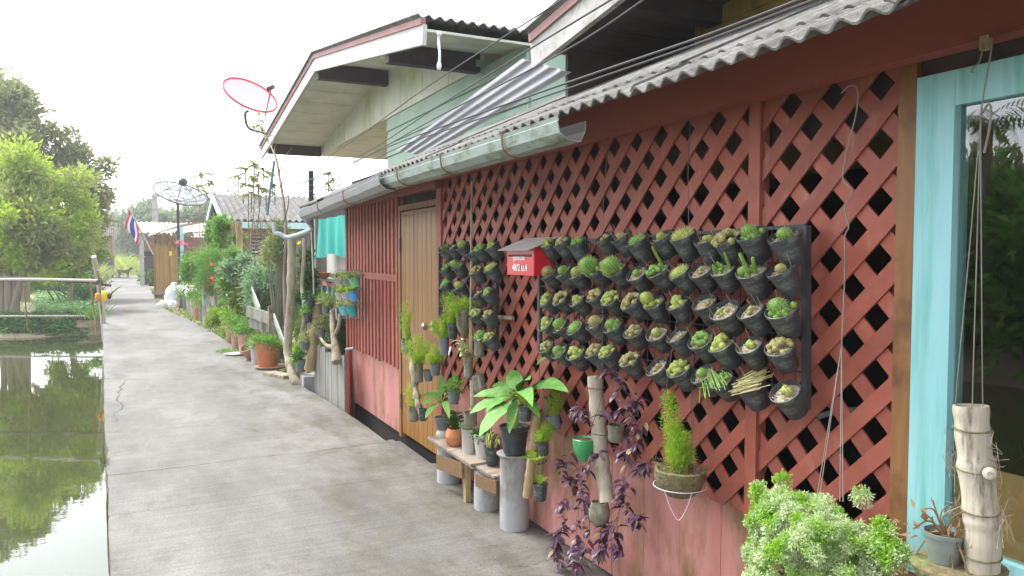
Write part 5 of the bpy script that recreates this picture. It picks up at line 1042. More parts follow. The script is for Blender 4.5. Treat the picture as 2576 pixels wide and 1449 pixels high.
# bamboo posts
def bamboo_post(label, pts, r, m='bamboo_grey', name='bamboo_post'):
    t = T(name, label, 'bamboo post', pts[0]); pole('pole', pts, r, t, m); return t
g = GZ(752,968); bamboo_post('main pale bamboo post with a curved foot beside the path', [g+V((.05,.05,-.02)), WX(741,955,1.69), WX(729,920,1.66), WX(724,870,1.66), WX(731,760,1.67), WX(733,680,1.67), WX(734,592,1.68)], .050)
bamboo_post('thinner crooked pale post just right of the main bamboo post', [WX(760,900,1.80), WX(758,845,1.80), WX(768,790,1.8), WX(760,720,1.8), WX(764,665,1.8), WX(766,600,1.82)], .026)
one('thin_stick', MB().tube(curve([WX(790,770,1.82), WX(788,680,1.83), WX(783,582,1.85)], 8), .011, 7), 'bamboo_grey', 'thin upright stick above the leaning log', 'stick', smooth=True)
t = T('leaning_log', 'thick split tan log leaning among small black pots', 'log', WX(777,930,1.78)); mb = MB(); c = curve([WX(779,928,1.78), WX(786,885,1.8), WX(794,820,1.83), WX(801,752,1.86)], 14); mb.tube(c, [.07,.062,.06,.058,.056,.055,.055,.054,.054,.055,.056,.055,.055,.056,.056], 12); mb.build('log', 'bamboo_tan', t, True)
for v, u in ((765,800),(800,797),(835,793)): q = WX(u, v, 1.845); MB().tube([q+V((.07*math.cos(k*.4),.07*math.sin(k*.4),.004*math.sin(k))) for k in range(17)], .004, 5).build('binding', 'wire', t)
G = 'small black pots around the leaning log'
for lab, u, vt, vb, w, X in (('black pot at the left of the log top',782,752,772,24,1.74),('black pot hanging left of the log middle',774,788,812,24,1.74),('dark pot low between the bamboo post and log',768,860,880,26,1.72),('grey pot at the log foot on the left',757,905,935,28,1.70),('dark pot right of the log top',820,770,788,20,1.86),('grey pot right of the log middle',808,826,848,22,1.82)):
    t, top = pot_px(lab, u, vt, vb, w, X, 'taper', 'black_plastic' if 'black' in lab else 'grey_plastic', G); mb = MB(); mb.cloud(top+V((0,0,.05)), (.07,.07,.06), 160, .05, .02, 6); mb.build('foliage', random.choice(('leaf_mid','leaf_olive','leaf_dark')), t)
t = T('driftwood_post', 'forked grey driftwood stump before the grey plank fence', 'driftwood', WX(846,912,1.84))
mb = MB(); mb.tube(curve([WX(848,911,1.84), WX(843,870,1.85), WX(838,830,1.86), WX(836,782,1.88)], 12), [.055,.06,.05,.045,.04,.038,.035,.035,.033,.033,.03,.03,.028], 10); mb.tube(curve([WX(843,875,1.85), WX(820,868,1.8), WX(806,850,1.78)], 8), [.03,.028,.025,.022,.02,.02,.018,.016,.014], 8); mb.tube(curve([WX(840,850,1.86), WX(852,820,1.88), WX(855,790,1.9)], 8), .02, 8); mb.build('trunk', 'driftwood', t, True)
shrub('orchid_clump', 'ragged grey green plant tied to the driftwood stump', 846, 860, [(846,820,10),(834,835,10),(822,800,10),(850,850,9)], 'leaf_olive', .06, .02, 420, Y=8.55, z=.3)
mb = MB(); mb.box(GZ(777,985,-.05)+V((.08,.25,.05)), (.24,.3,.22)); one('cement_block', mb, 'cement', 'grey cement block at the foot of the leaning log', 'block')
mb = MB(); mb.bar(GZ(676,938,.02), GZ(728,948,.02), .18, .04); one('ground_plank', mb, 'driftwood', 'dark rotten plank on the ground behind the terracotta saucer', 'plank')
# grey plank fence next to the ribbed wall
gf = T('plank_fence', 'weathered vertical grey planks between the log and the ribbed red wall', 'fence', (1.87, 8.4, -.2))
u = 792
a = GZ(792,980); b = GZ(868,1028); n = 5
for k in range(n):
    p = a.lerp(b, k/n); q = a.lerp(b, (k+.94)/n); h = .50+random.uniform(-.06,.05); MB().add([(p.x,p.y,-.15),(q.x,q.y,-.15),(q.x,q.y,h+.03),(p.x,p.y,h),(p.x+.03,p.y,-.15),(q.x+.03,q.y,-.15),(q.x+.03,q.y,h+.03),(p.x+.03,p.y,h)], [(0,1,2,3),(7,6,5,4),(0,4,5,1),(1,5,6,2),(2,6,7,3),(3,7,4,0)]).build('plank', 'grey_planks', gf)
p = GZ(871,1030)+V((.02,0,0)); t = T('red_pipe', 'red painted pipe with a chain beside the ribbed wall corner', 'pipe', (p.x, p.y, -.1)); MB().tube([(p.x,p.y,-.1),(p.x,p.y,.62)], .022, 10).build('pipe', 'red_metal', t, True)
mb = MB()
for k in range(16):
    c = V((p.x-.03, p.y-.02, .56-.036*k)); ax = V((1,0,0)) if k % 2 else V((0,1,0)); mb.tube([c+ax*.010*math.cos(j*.785)+V((0,0,.022*math.sin(j*.785))) for j in range(9)], .0035, 5)
mb.build('chain', 'wire', t); MB().tube([(p.x-.02,p.y,.62),(p.x+.05,p.y-.06,.64)], .014, 8).build('tap', 'galvanised', t, True)
# coloured pots on the ribbed wall corner
G = 'coloured pots hung at the ribbed wall corner'
for lab, u, vt, vb, w, X, m in (('lilac grey pot, top row left of the coloured cluster',857,697,722,24,1.90,'pot_lilac'),('pale green pot, top row middle of the coloured cluster',880,699,724,27,1.84,'pot_pale'),('bright green pot, top row right of the coloured cluster',897,697,722,28,1.82,'pot_green'),('whitish pot, middle row left of the coloured cluster',860,733,757,24,1.88,'white_pot'),('lilac pot, middle row centre of the coloured cluster',875,733,758,24,1.85,'pot_lilac'),('blue pot, middle row right of the coloured cluster',894,730,757,28,1.82,'pot_blue'),('sky blue pot, bottom row left of the coloured cluster',868,768,792,24,1.86,'pot_sky'),('teal pot, bottom row right of the coloured cluster',890,767,795,30,1.82,'pot_teal')):
    t, top = pot_px(lab, u, vt, vb, w, X, 'taper', m, G, tilt=(-.3,.12,1)); mb = MB()
    for k in range(16): a = random.uniform(0,6.28); mb.leaf(top+V((random.gauss(0,.025),random.gauss(0,.025),.0)), (math.cos(a)*.7, math.sin(a)*.7, random.uniform(.4,1.2)), (0,0,1), random.uniform(.035,.06), .022, 4, .5, .3)
    mb.cloud(top+V((0,0,.03)), (.06,.06,.03), 80, .035, .02, 6); mb.build('foliage', 'leaf_olive' if random.random() < .6 else 'leaf_bright', t, True)
mb = MB(); a = WX(850,690,2.0); b = WX(912,690,2.0); c = WX(912,800,2.0); d = WX(850,800,2.0)
for p, q in ((a,b),(d,c),(b,c),(a,d),(a.lerp(d,.33),b.lerp(c,.33)),(a.lerp(d,.66),b.lerp(c,.66))): mb.bar(p, q, .012, .012, up=(1,0,0))
one('pot_rack', mb, 'rack_metal', 'small metal rack holding the coloured pots at the wall corner', 'plant rack')
# tall sparse shrub over the post and young trees behind
t = T('tall_sparse_shrub', 'thin bare stemmed shrub with a leafy top rising past the white eaves', 'shrub', WX(722,870,1.8)); sm = MB(); lm = MB()
tr = [WX(722,870,1.8), WX(716,700,1.8), WX(720,600,1.8), WX(712,500,1.8), WX(702,440,1.8), WX(694,395,1.78), WX(672,350,1.75), WX(652,295,1.72)]; sm.tube(curve(tr, 26), [.03-.0009*k for k in range(27)], 8)
for q in ([(702,440),(712,400),(735,372)],[(698,420),(690,380),(700,350)],[(694,400),(684,370),(690,345)],[(714,560),(726,500),(712,440)],[(672,350),(640,330),(636,318)],[(705,470),(722,430),(726,405)]): sm.tube(curve([WX(u, v, 1.77+random.uniform(-.05,.05)) for u, v in q], 10), [.009-.0007*k for k in range(11)], 6)
for (u, v, n) in ((652,290,12),(648,318,10),(660,330,9),(640,322,7),(668,345,6),(655,303,8)):
    c = WX(u, v, 1.72)
    for k in range(n): a = random.uniform(0,6.28); lm.leaf(c, (math.cos(a), math.sin(a), random.uniform(-.2,.6)), (0,0,1), random.uniform(.1,.17), random.uniform(.035,.05), 5, .5, .2)
sm.build('stem', 'bark', t, True); lm.build('foliage', 'leaf_olive', t, True)
one('dark_stake', MB().tube([WX(672,540,1.75), WX(678,490,1.76), WX(690,405,1.8)], .02, 8), 'teal_trim', 'dark teal stake leaning against the thin bare shrub', 'stake', smooth=True)
def big_leaf_tree(label, Y, stems, clusters, m, Ln, W, n):
    b = WY(stems[0][0], 640, Y); b.z = -.1; t = T('young_tree', label, 'tree', b, 'young big leaved trees behind the houses'); sm = MB(); lm = MB()
    for k, (u, v) in enumerate(stems): q = WY(u, v, Y); sm.tube(curve([b+V((k*.1,0,0)), b.lerp(q,.5)+V((random.gauss(0,.1),0,0)), q], 10), [.022-.0015*i for i in range(11)], 7)
    for u, v, k in clusters:
        c = WY(u, v, Y)+V((0,random.gauss(0,.2),0)); sm.tube([c-V((0,0,.35)), c], .012, 5)
        for i in range(int(n*k)): a = random.uniform(0,6.28); lm.leaf(c, (math.cos(a), math.sin(a), random.uniform(-.15,.7)), (0,0,1), Ln*random.uniform(.7,1.2), W*random.uniform(.7,1.1), 5, .6, .2)
    sm.build('trunk', 'bark', t, True); lm.build('crown', m, t, True)
big_leaf_tree('young tree with large pale leaves above the near end of the blue trimmed roof', 15.5, [(625,470),(660,460),(640,500)], [(605,440,1),(620,425,1),(640,415,1),(655,440,1),(632,455,1),(665,430,.8),(680,450,.7),(615,465,1),(648,475,1),(690,470,.7),(660,490,.8),(630,490,1)], 'leaf_olive', .30, .10, 11)
big_leaf_tree('young tree with star shaped leaf tufts behind the mesh dish', 30, [(500,470),(528,460)], [(507,443,1),(532,462,1),(498,470,.8),(520,490,1),(505,500,1),(488,505,1),(530,500,.8),(470,480,.6)], 'leaf_tree', .55, .18, 10)
big_leaf_tree('sparse young tree above the grey gutter behind the dark post', 17, [(835,470),(840,500)], [(830,440,1),(845,452,1),(822,462,.8),(838,478,1),(850,490,.8),(856,465,.6),(800,505,.7)], 'leaf_olive', .26, .085, 9)
b = WX(782,560,2.62); b.z = -.1; q = WX(782,430,2.62); t = T('steel_post', 'dark square steel post rising behind the grey gutter', 'post', b); MB().bar(b, q, .075, .075, up=(0,1,0)).build('shaft', 'rack_metal', t)
mb = MB()
for k in range(8): mb.bar((b.x+.045, b.y-.04, q.z-.15-.12*k), (b.x+.075, b.y-.04, q.z-.15-.12*k), .02, .02, up=(0,1,0))
mb.build('bolts', 'rack_metal', t)
# ------------------------------------------------------------------ blue trimmed house across
bh = T('blue_trim_house', 'small house with a grey corrugated roof, blue fascia and slatted window', 'house', (4.2, 23, 0))
Xg = 1.9; nl = WX(565,553,Xg); apx = WX(537,488,Xg); fl = WX(520,556,Xg); XE = 6.6
corrugated((Xg, nl.y, nl.z), (XE, nl.y, nl.z), (Xg, apx.y, apx.z), (XE, apx.y, apx.z), 30, .03, 3, .012).build('roof', 'cement_roof', bh, True)
corrugated((Xg, fl.y, fl.z), (XE, fl.y, fl.z), (Xg, apx.y, apx.z), (XE, apx.y, apx.z), 30, .03, 3, .012).build('roof', 'cement_roof', bh, True)
MB().bar((Xg, nl.y-.02, nl.z-.12), (XE, nl.y-.02, nl.z-.12), .04, .16).build('fascia', 'pale_teal', bh)
MB().bar((Xg-.02, nl.y, nl.z-.12), (Xg-.02, apx.y, apx.z-.12), .05, .18).bar((Xg-.02, fl.y, fl.z-.12), (Xg-.02, apx.y, apx.z-.12), .05, .18).build('gable_trim', 'pale_teal', bh)
yw = nl.y+.55
MB().add([(2.3,yw,2.3),(2.3,fl.y-.5,2.3),(2.3,apx.y,apx.z-.1)], [(0,1,2)]).build('gable_wall', 'dark_boards', bh)
MB().bb(2.3, 6.4, yw, yw+.08, -.1, .95).build('wall', 'brick_red', bh); MB().bb(2.2, 2.28, yw, fl.y-.5, -.1, 2.4).build('wall', 'brick_red', bh)
w0 = WY(633,560,yw); w1 = WY(716,655,yw)
MB().bb(2.3, w0.x, yw, yw+.06, .95, 2.5).build('wall', 'brick_red', bh); MB().bb(w1.x, 6.4, yw, yw+.06, .95, 2.5).build('wall', 'grey_planks', bh)
wn = MB().bb(w0.x-.05, w0.x, yw-.03, yw+.05, .95, 2.5).bb(w1.x, w1.x+.05, yw-.03, yw+.05, .95, 2.5).build('window', 'white_paint', bh); mb = MB()
for k in range(15): mb.box(((w0.x+w1.x)/2, yw-.02, 1.0+.095*k), (w1.x-w0.x, .07, .018), Euler((.6,0,0)))
mb.build('slats', 'white_paint', wn); MB().bb(w0.x, w1.x, yw+.3, yw+.34, .9, 2.5).build('backing', 'dark_inside', wn)
for (u, Y, m) in ((548,yw-.3,'teal_trim'),(530,yw+1.2,'teal_trim'),(577,yw-.4,'bamboo_grey')):
    q = WY(u, 640, Y); MB().bb(q.x-.09, q.x+.09, Y-.09, Y+.09, -.1, 2.42).build('post', m, bh)
for (u, Y) in ((592,17.6),(604,17.4)): q = WY(u, 640, Y); bamboo_post('short tan bamboo post %s under the climbing vine' % ('left' if u == 592 else 'right'), [V((q.x,Y,-.1)), V((q.x,Y,1.0)), V((q.x-.02,Y,2.3))], .07, 'bamboo_tan')
t, top = pot_px('navy pot hung on the bamboo posts under the vine', 586, 698, 722, 17, 1.98, 'taper', 'pot_navy', None)
# wooden shed
p0 = GZ(390,752); p1 = V((1.5, p0.y+.9, 0)); dv = (p1-p0).normalized(); nv = V((dv.y, -dv.x, 0)); shd = T('wooden_shed', 'tall shed with yellow brown board doors and a low patched roof', 'shed', p0)
def SP(a, b, z): return p0+dv*a+nv*b+V((0,0,z))
ln = (p1-p0).length
d1 = MB().bar(SP(ln*.26,.0,.28), SP(ln*.26,.0,2.2), ln*.48, .05, up=tuple(nv)).build('door', 'shed_wood', shd); d2 = MB().bar(SP(ln*.75,.0,.28), SP(ln*.75,.0,2.2), ln*.47, .05, up=tuple(nv)).build('door', 'shed_wood', shd)
MB().bar(SP(ln*.5,-.02,0), SP(ln*.5,-.02,2.3), ln, .03, up=tuple(nv)).build('wall', 'shed_wood', shd)
MB().bar(SP(ln*.5,.045,1.55), SP(ln*.5,.045,1.72), .12, .03, up=tuple(nv)).build('yellow_box', 'yellow_plastic', shd)
MB().bar(SP(.1,.1,.16), SP(.1,.1,.30), .35, .3, up=tuple(nv)).bar(SP(.2,.2,0), SP(.2,.2,.16), .12, .12, up=tuple(nv)).build('step', 'plank_wood', shd)
mb = MB(); corr = corrugated(WY(372,594,p0.y-.4), WY(455,566,p0.y-.5), WY(400,575,p0.y+2.5), WY(560,552,p0.y+2.5), 12, .02, 3, .01); corr.build('roof', 'old_roof', shd, True)
MB().bar(WY(432,560,p0.y+.2), WY(525,556,p0.y+.2), .5, .03).build('roof_sheet', 'rust_roof', shd); MB().bar(WY(470,585,p0.y-1), WY(522,583,p0.y-1), .7, .02).build('awning', 'rust_roof', shd)
for k in range(26):
    mb = MB(); q = SP(random.uniform(0,ln*1.1), random.uniform(.05,.25), random.uniform(2.0,2.5)); l = random.uniform(.08,.3); mb.tube([q, q-V((0,0,l*.5)), q-V((0,0,l))], [.012, random.uniform(.02,.05), .015], 6).build('hanging_bundle', 'driftwood', shd)

mb = MB(); q = WY(420,640,p0.y+3.2); mb.bb(1.6, 4.4, p0.y+3.2, p0.y+3.3, -.1, 2.3); mb.build('back_wall', 'rust_roof', shd)
q = WY(458,640,p0.y-.6); one('blue_post', MB().bb(q.x-.06, q.x+.06, q.y-.06, q.y+.06, -.1, 2.58), 'pale_teal', 'pale blue square post holding the patched shed roof', 'post')
# flag
a = WY(385,640,p0.y-.3); b = WY(322,520,p0.y-1.4); t = T('flag', 'striped red white and blue national flag on a slanted white pole', 'flag', a); MB().tube([a,b], .028, 8).build('pole', 'white_paint', t, True)
u_ = (b-a).normalized()
for k, (f0, f1, m) in enumerate(((0,.17,'flag_red'),(.17,.34,'flag_cloth'),(.34,.66,'flag_blue'),(.66,.83,'flag_cloth'),(.83,1,'flag_red'))):
    mb = MB(); vs = []
    for j in range(9):
        for i in range(5):
            f = lerp(f0, f1, i/4); h = b - u_*(.04+.8*f); s = j/8; vs.append(h + V((-.08*s*(1-f)-.02*s+.03*math.sin(s*5+f*6), .05*math.sin(s*6+f*5), -.66*s)))
    mb.add(vs, [(j*5+i, j*5+i+1, (j+1)*5+i+1, (j+1)*5+i) for j in range(8) for i in range(4)]); mb.build('stripe', m, t, True)
# mesh dish
def dish(root, c, n, rad, dep, net, ribm, ribs=12, rings=3):
    M = rot_tilt(n); mb = MB(); pr = [(max(.001, rad*k/8), dep*(k/8)**2) for k in range(9)]; mb.lathe(pr, c, 48, M); mb.f = [f for f in mb.f if len(f) == 4]; mb.m = mb.m[:len(mb.f)]; mb.build('mesh_bowl' if ribm == 'dish_mesh' else 'bowl', net, root, True)
    mb = MB(); P = lambda r, a: V(c)+M @ V((r*math.cos(a), r*math.sin(a), dep*(r/rad)**2))
    for k in range(ribs): a = 6.283*k/ribs; mb.tube([P(rad*i/5, a) for i in range(6)], .011, 5)
    for j in range(1, rings+1): r = rad*j/rings; mb.tube([P(r, 6.283*i/48) for i in range(49)], .011 if j < rings else .022, 6)
    if ribs: mb.build('ribs', ribm, root)
    else: mb.build('rim', ribm, root)
    return M
Yd = 26; c = WY(448,505,Yd); t = T('mesh_dish', 'large grey mesh satellite dish above the wooden shed', 'satellite dish', (c.x, c.y, -.1))
n = (-cF*.36+(cR*.42+cU*.9)*.93).normalized(); s = depth(c)/CF; M = dish(t, c, n, 63*s, .26, 'dish_net', 'dish_mesh')
f = V(c)+n*.62; mb = MB()
for k in range(3): a = 2.09*k+.4; mb.tube([V(c)+M @ V((.55*math.cos(a),.55*math.sin(a),.1)), f], .014, 5)
mb.build('struts', 'rack_metal', t); MB().lathe([(0,-.05),(.12,-.05),(.13,.1),(.06,.16),(0,.16)], f, 12, M).build('feed', 'rack_metal', t, True); MB().tube([(c.x,c.y,-.1), c-n*.05], .045, 8).build('mast', 'rack_metal', t, True)
# red dish on the eaves corner
Yr = 14.6; c = WY(628,243,Yr); t = T('red_dish', 'pink and red solid satellite dish on the far corner of the white eaves', 'satellite dish', WY(645,330,Yr)); s = depth(c)/CF
n = (-cF*.5+(cR*.60+cU*.80)*.86).normalized(); M = dish(t, c-n*.06, n, 68*s, .10, 'dish_pink', 'dish_red', 0, 1)
lnb = WY(683,220,Yr-.4); mb = MB(); mb.tube([V(c)+M @ V((-.0,-.0,0))+(cR*.28-cU*.36), lnb], .014, 6); mb.build('arm', 'dish_red', t, True)
MB().lathe([(0,-.05),(.04,-.05),(.045,.03),(.025,.06),(.05,.08),(0,.1)], lnb, 10, rot_tilt(V(c)-lnb)).build('receiver', 'rack_metal', t, True); MB().tube(curve([c-n*.08-cU*.2, WY(617,285,Yr), WY(620,312,Yr), WY(632,326,Yr), WY(655,332,Yr), WY(672,338,Yr+.2)], 16), .026, 8).build('mount', 'rack_metal', t, True)
# house with the grey column far on the right, concrete pole
gc = T('far_house', 'dim far house with a grey column and dark red door past the shed', 'house', (1.2, 44, 0))
MB().bb(.02, .22, 43.2, 43.4, -.1, 2.7).build('column', 'cement', gc); MB().bb(.3, 5, 44.6, 44.8, -.1, 2.5).build('wall', 'rust_roof', gc); q = WY(372,640,44.5); MB().bb(q.x-.3, q.x+.35, 44.5, 44.58, -.1, 1.45).build('door', 'dark_boards', gc); MB().bb(q.x-.35, q.x+.4, 44.48, 44.56, 1.5, 1.75).build('window', 'dark_inside', gc)
corrugated((-.1,42.6,2.7), (5,42.6,2.7), (-.1,47,3.4), (5,47,3.4), 20, .03, 3, .012).build('roof', 'old_roof', gc, True)
shrub('low_bush', 'small green bush at the foot of the grey column', 364, 716, [(362,698,12),(374,694,12),(368,706,10)], 'leaf_mid', .16, .07, 900)
p = WY(392,640,52); t = T('electric_pole', 'pale concrete electric pole behind the patched shed roof', 'utility pole', (p.x, 52, -.1)); MB().bar((p.x,52,-.1), (p.x,52,WY(392,487,52).z), .3, .3, up=(0,1,0)).build('shaft', 'cement', t); MB().bar((p.x-.5,51.8,5.2), (p.x+.5,51.8,5.2), .1, .1).build('crossarm', 'cement', t)
# ------------------------------------------------------------------ left bank
def tree(name, label, base, blobs, Yd, m, Ln, W, n, trunks, group=None, clumps=16, tight=.3, shell=.5, limbs=3, split=0):
    """blobs (u, v, radius px, depth offset) at distance Yd along the view; trunks are lists of (u, v, r)"""
    P = lambda u, v, dd=0: O + ray(u, v)*((Yd+dd)/ray(u, v).dot(cF))
    b = P(*base); t = T(name, label, 'tree', b, group)
    if split:
        nb = []
        for u, v, r, dd in blobs:
            for k in range(split): nb.append((u+random.gauss(0,.5)*r, v+random.gauss(0,.45)*r, r*random.uniform(.26,.58), dd+random.gauss(0,.5)*r*Yd/CF))
        blobs = nb
    s = Yd/CF; sm = MB(); mb = MB(); nn = sum(x[2]**2 for x in blobs); ends = []
    for tr in trunks: pts = curve([P(u, v) for u, v, r in tr], 14); rr = [lerp(tr[0][2], tr[-1][2], k/14) for k in range(15)]; sm.tube(pts, rr, 9); ends += pts[8:]
    for u, v, r, dd in blobs:
        c = P(u, v, dd); mb.cloud(c, (r*s*1.05, r*s*1.05, r*s*.9), int(n*r*r/nn), Ln, W, clumps, 0, .15, tight, shell)
        for k in range(limbs): e = min(ends, key=lambda q: (q-c).length+random.random()*r*s); q = c+V((random.gauss(0,.4),random.gauss(0,.4),random.gauss(0,.4)))*r*s; sm.tube(curve([e, e.lerp(q,.5)+V((0,0,.1)), q], 6), [.05,.045,.04,.03,.025,.02,.012], 5)
    mb.build('crown', m, t); sm.build('trunk', 'bark', t, True); return t
tree('bright_tree', 'big bright yellow green tree on the left bank', (30,800), [(10,420,85,0),(80,450,75,0),(40,520,80,-1),(140,500,70,.5),(110,570,70,-.5),(190,560,55,.3),(165,620,60,-.3),(60,610,70,0),(205,630,38,0),(-60,480,90,0),(-90,590,90,0),(-10,570,70,-1.2),(120,660,40,-.5),(70,660,40,-.6)], 21.5, 'leaf_lime', .16, .07, 26000, [[(25,800,.13),(22,700,.12),(26,600,.1),(30,500,.06)],[(42,795,.10),(40,700,.09),(50,560,.07),(80,480,.04)],[(8,800,.1),(2,700,.09),(-10,600,.07)],[(28,800,.12),(70,660,.07),(120,600,.05)]], clumps=14, tight=.34, shell=.4, limbs=1, split=7)
tree('tall_tree', 'tall grey green tree rising behind the bright tree on the left', (60,760), [(15,250,66,0),(60,235,45,0),(40,320,75,0),(100,340,60,0),(-40,300,90,0),(-60,220,60,0),(130,400,50,0),(160,370,30,0),(150,440,55,0),(195,430,35,0),(228,400,36,0),(262,428,20,0),(215,470,45,0),(245,520,42,.4),(210,545,55,.4),(240,585,40,.4),(180,490,55,0),(90,420,60,.5),(262,490,22,0),(180,395,26,0)], 27, 'leaf_tree', .22, .10, 15000, [[(60,760,.2),(55,600,.17),(60,450,.13),(45,300,.07)],[(60,600,.12),(130,480,.09),(215,440,.05)],[(70,620,.1),(170,560,.08),(235,540,.04)]], clumps=10, tight=.34, limbs=1, split=5)
tree('round_tree', 'round dark olive tree with yellow tips near the slender pole', (175,755), [(185,575,48,0),(215,560,36,0),(165,610,44,0),(200,630,44,0),(225,610,34,0),(150,655,38,0),(195,670,34,0),(232,650,24,0)], 25, 'leaf_bright', .15, .07, 9000, [[(175,755,.09),(180,680,.08),(188,600,.05)]], clumps=14, tight=.32, limbs=1, split=5)
G = 'far hazy trees beyond the path end'
tree('far_tree', 'far pale green tree behind the flag', (352,690), [(345,560,34,0),(372,540,30,0),(330,600,34,0),(365,590,36,0),(390,570,24,2),(318,560,20,0),(350,630,28,0)], 70, 'leaf_far', .5, .24, 6500, [[(345,700,.22),(347,640,.18),(352,570,.1)],[(352,700,.15),(362,640,.12),(368,580,.07)]], G)
tree('far_tree', 'far pale tree filling the gap left of the flag', (300,690), [(292,560,24,0),(285,600,30,0),(305,630,26,0),(280,640,26,0)], 76, 'leaf_far', .5, .24, 3200, [[(298,700,.2),(295,600,.1)]], G)
tree('far_tree', 'far tree line behind the mesh dish and shed', (470,690), [(410,560,26,0),(440,565,26,3),(470,560,30,0),(500,545,28,4),(530,540,28,0),(560,540,30,2),(600,530,34,0)], 60, 'leaf_far', .5, .24, 6000, [[(430,700,.2),(440,570,.1)],[(520,700,.2),(520,560,.1)]], G)
tree('far_tree', 'far tree behind the grey steel post and green house', (820,690), [(760,560,40,0),(830,560,44,0),(700,560,40,0),(880,580,40,0)], 46, 'leaf_far', .4, .2, 5000, [[(820,700,.2),(820,570,.1)]], G)
def blades(label, u, vb, n, L_, W, m, spread, Y=None, kind='blade_plant'):
    b = GZ(u, vb, -.05) if Y is None else V((WY(u,640,Y).x, Y, -.05)); mb = MB()
    for k in range(n):
        a = random.uniform(0,6.28); q = b+V((random.gauss(0,spread), random.gauss(0,spread*1.5), 0)); mb.leaf(q, (math.cos(a)*.6, math.sin(a)*.6, random.uniform(.8,1.8)), (math.sin(a), -math.cos(a), .2), L_*random.uniform(.6,1.15), W, 7, .75, .2, wf=lambda t: (1-t)**.6*min(1,.4+3*t))
    return one(kind, mb, m, label, 'plant', smooth=True, loc=tuple(b))
blades('bright lime clump of long arching leaves by the far left path edge', 236, 716, 170, 1.4, .09, 'leaf_lime', .35, Y=50); blades('bright lime clump of arching leaves just behind the dog', 286, 706, 190, 2.2, .13, 'leaf_lime', .9, Y=67); blades('third lime leaf clump at the path bend', 315, 700, 150, 1.9, .12, 'leaf_lime', .8, Y=73)
blades('dark green strap leaved clump beside the slender leaning pole', 206, 718, 110, .95, .075, 'leaf_dark', .3, Y=30); blades('small strap leaved plant at the water corner', 236, 790, 110, .42, .03, 'leaf_mid', .18, Y=22.6)
# brown house far left
q = WY(262,640,58); t = T('brown_house', 'far brown wooden house with a grey roof half hidden by trees', 'house', (q.x, 58, -.1)); x0 = WY(225,640,58).x; x1 = WY(283,640,58).x
MB().bb(x0, x1, 58, 62, 1.55, 2.75).build('wall', 'rust_roof', t); corrugated((x0-.3,57.4,2.75), (x1+.3,57.4,2.75), (x0-.3,60,3.9), (x1+.3,60,3.9), 16, .04, 3, .02).build('roof', 'cement_roof', t, True); MB().bb(x0,x1,58.1,61.9,-.1,1.5).build('underside', 'dark_boards', t)
# a little thatched shelter on the bank
q = GZ(155,722,-.1); s = px2m(q); t = T('thatch_shelter', 'tiny straw roofed shelter on the left bank', 'shelter', q); MB().lathe([(17*s,22*s),(9*s,32*s),(0,42*s)], q, 8).build('thatch', 'leaf_dry', t); mb = MB()
for a in (.5,2,3.6,5.2): mb.tube([q+V((11*s*math.cos(a),11*s*math.sin(a),0)), q+V((10*s*math.cos(a),10*s*math.sin(a),26*s))], .03, 6)
mb.build('posts', 'bark', t)
# low bushes on the bank under the trees
def GR(u, v):
    d = ray(u, v); t = 8.0
    while t < 120:
        p = O+d*t
        if p.z <= max(ground_z(p.x, p.y), WL): return p
        t += .12
    return O+d*60
for lab, u, v, bl, m in (('mid green bank bush below the bright tree at its right', 150, 742, [(120,690,26),(160,700,28),(140,715,24),(190,705,24),(100,712,20)], 'leaf_mid'),('bank bush of yellow green leaves behind the tree trunks', 70, 738, [(60,700,26),(90,690,22),(40,715,24),(75,725,20)], 'leaf_bright'),('dark bank bush at the left end behind the trunks', 5, 738, [(0,690,34),(-40,700,40),(20,650,30),(-30,640,36)], 'leaf_mid'),('dense dark bush beneath the round olive tree', 205, 735, [(205,690,24),(180,680,26),(222,700,20),(165,665,24)], 'leaf_dark'),('pale bush behind the low bank bushes', 120, 728, [(110,650,30),(60,660,34),(140,670,30),(20,680,30)], 'leaf_olive')):
    b = GR(u, v); t = T('bank_bush', lab, 'bush', b, 'bushes on the left bank'); d = depth(b); mb = MB(); sm = MB()
    for (bu, bv, r) in bl: c = O+ray(bu,bv)*(d/ray(bu,bv).dot(cF)); r *= d/CF; mb.cloud(c, (r,r,r*.8), 900, .15, .065, 16, 0, .2, .36); sm.tube([b, c], .02, 5)
    mb.build('foliage', m, t); sm.build('stem', 'bark', t)
# water spinach on the bank and floating
mb = MB()
def spinach(n, us, vs, hh):
    for k in range(n):
        u = random.uniform(*us); v = random.uniform(*vs); p = GR(u, v); a = random.uniform(0,6.28)
        mb.leaf(p+V((0,0,.02+hh*random.random()**2)), (math.cos(a), math.sin(a), random.uniform(-.1,.6)), (0,0,1), random.uniform(.09,.19), random.uniform(.05,.10), 3, .5, .15)
spinach(2600, (88,240), (742,800), .22); spinach(2600, (-60,185), (806,840), .10); spinach(900, (165,250), (752,806), .2); spinach(900, (-60,110), (790,812), .1); spinach(260, (120,215), (828,848), .03)
tag(mb.build('water_spinach', 'leaf_ivy'), 'green water spinach spreading over the bank and the canal edge', 'ground cover', kind='stuff')
mb = MB()
for k in range(7000):
    y = random.uniform(23.5, 62); x = edge_x(y)-random.uniform(.22, 9)**1.0; z = ground_z(x, y); a = random.uniform(0,6.28); mb.leaf((x,y,z), (math.cos(a)*.5, math.sin(a)*.5, 1), (math.sin(a),-math.cos(a),0), random.uniform(.08,.26), random.uniform(.012,.03), 3, .7, .1)
for k in range(2200):
    y = random.uniform(8.5, 40); x = right_x(y)+random.uniform(.02, 1.4); z = -.14; a = random.uniform(0,6.28); mb.leaf((x,y,z), (math.cos(a)*.5, math.sin(a)*.5, 1), (math.sin(a),-math.cos(a),0), random.uniform(.06,.22), random.uniform(.015,.03), 3, .7, .1)
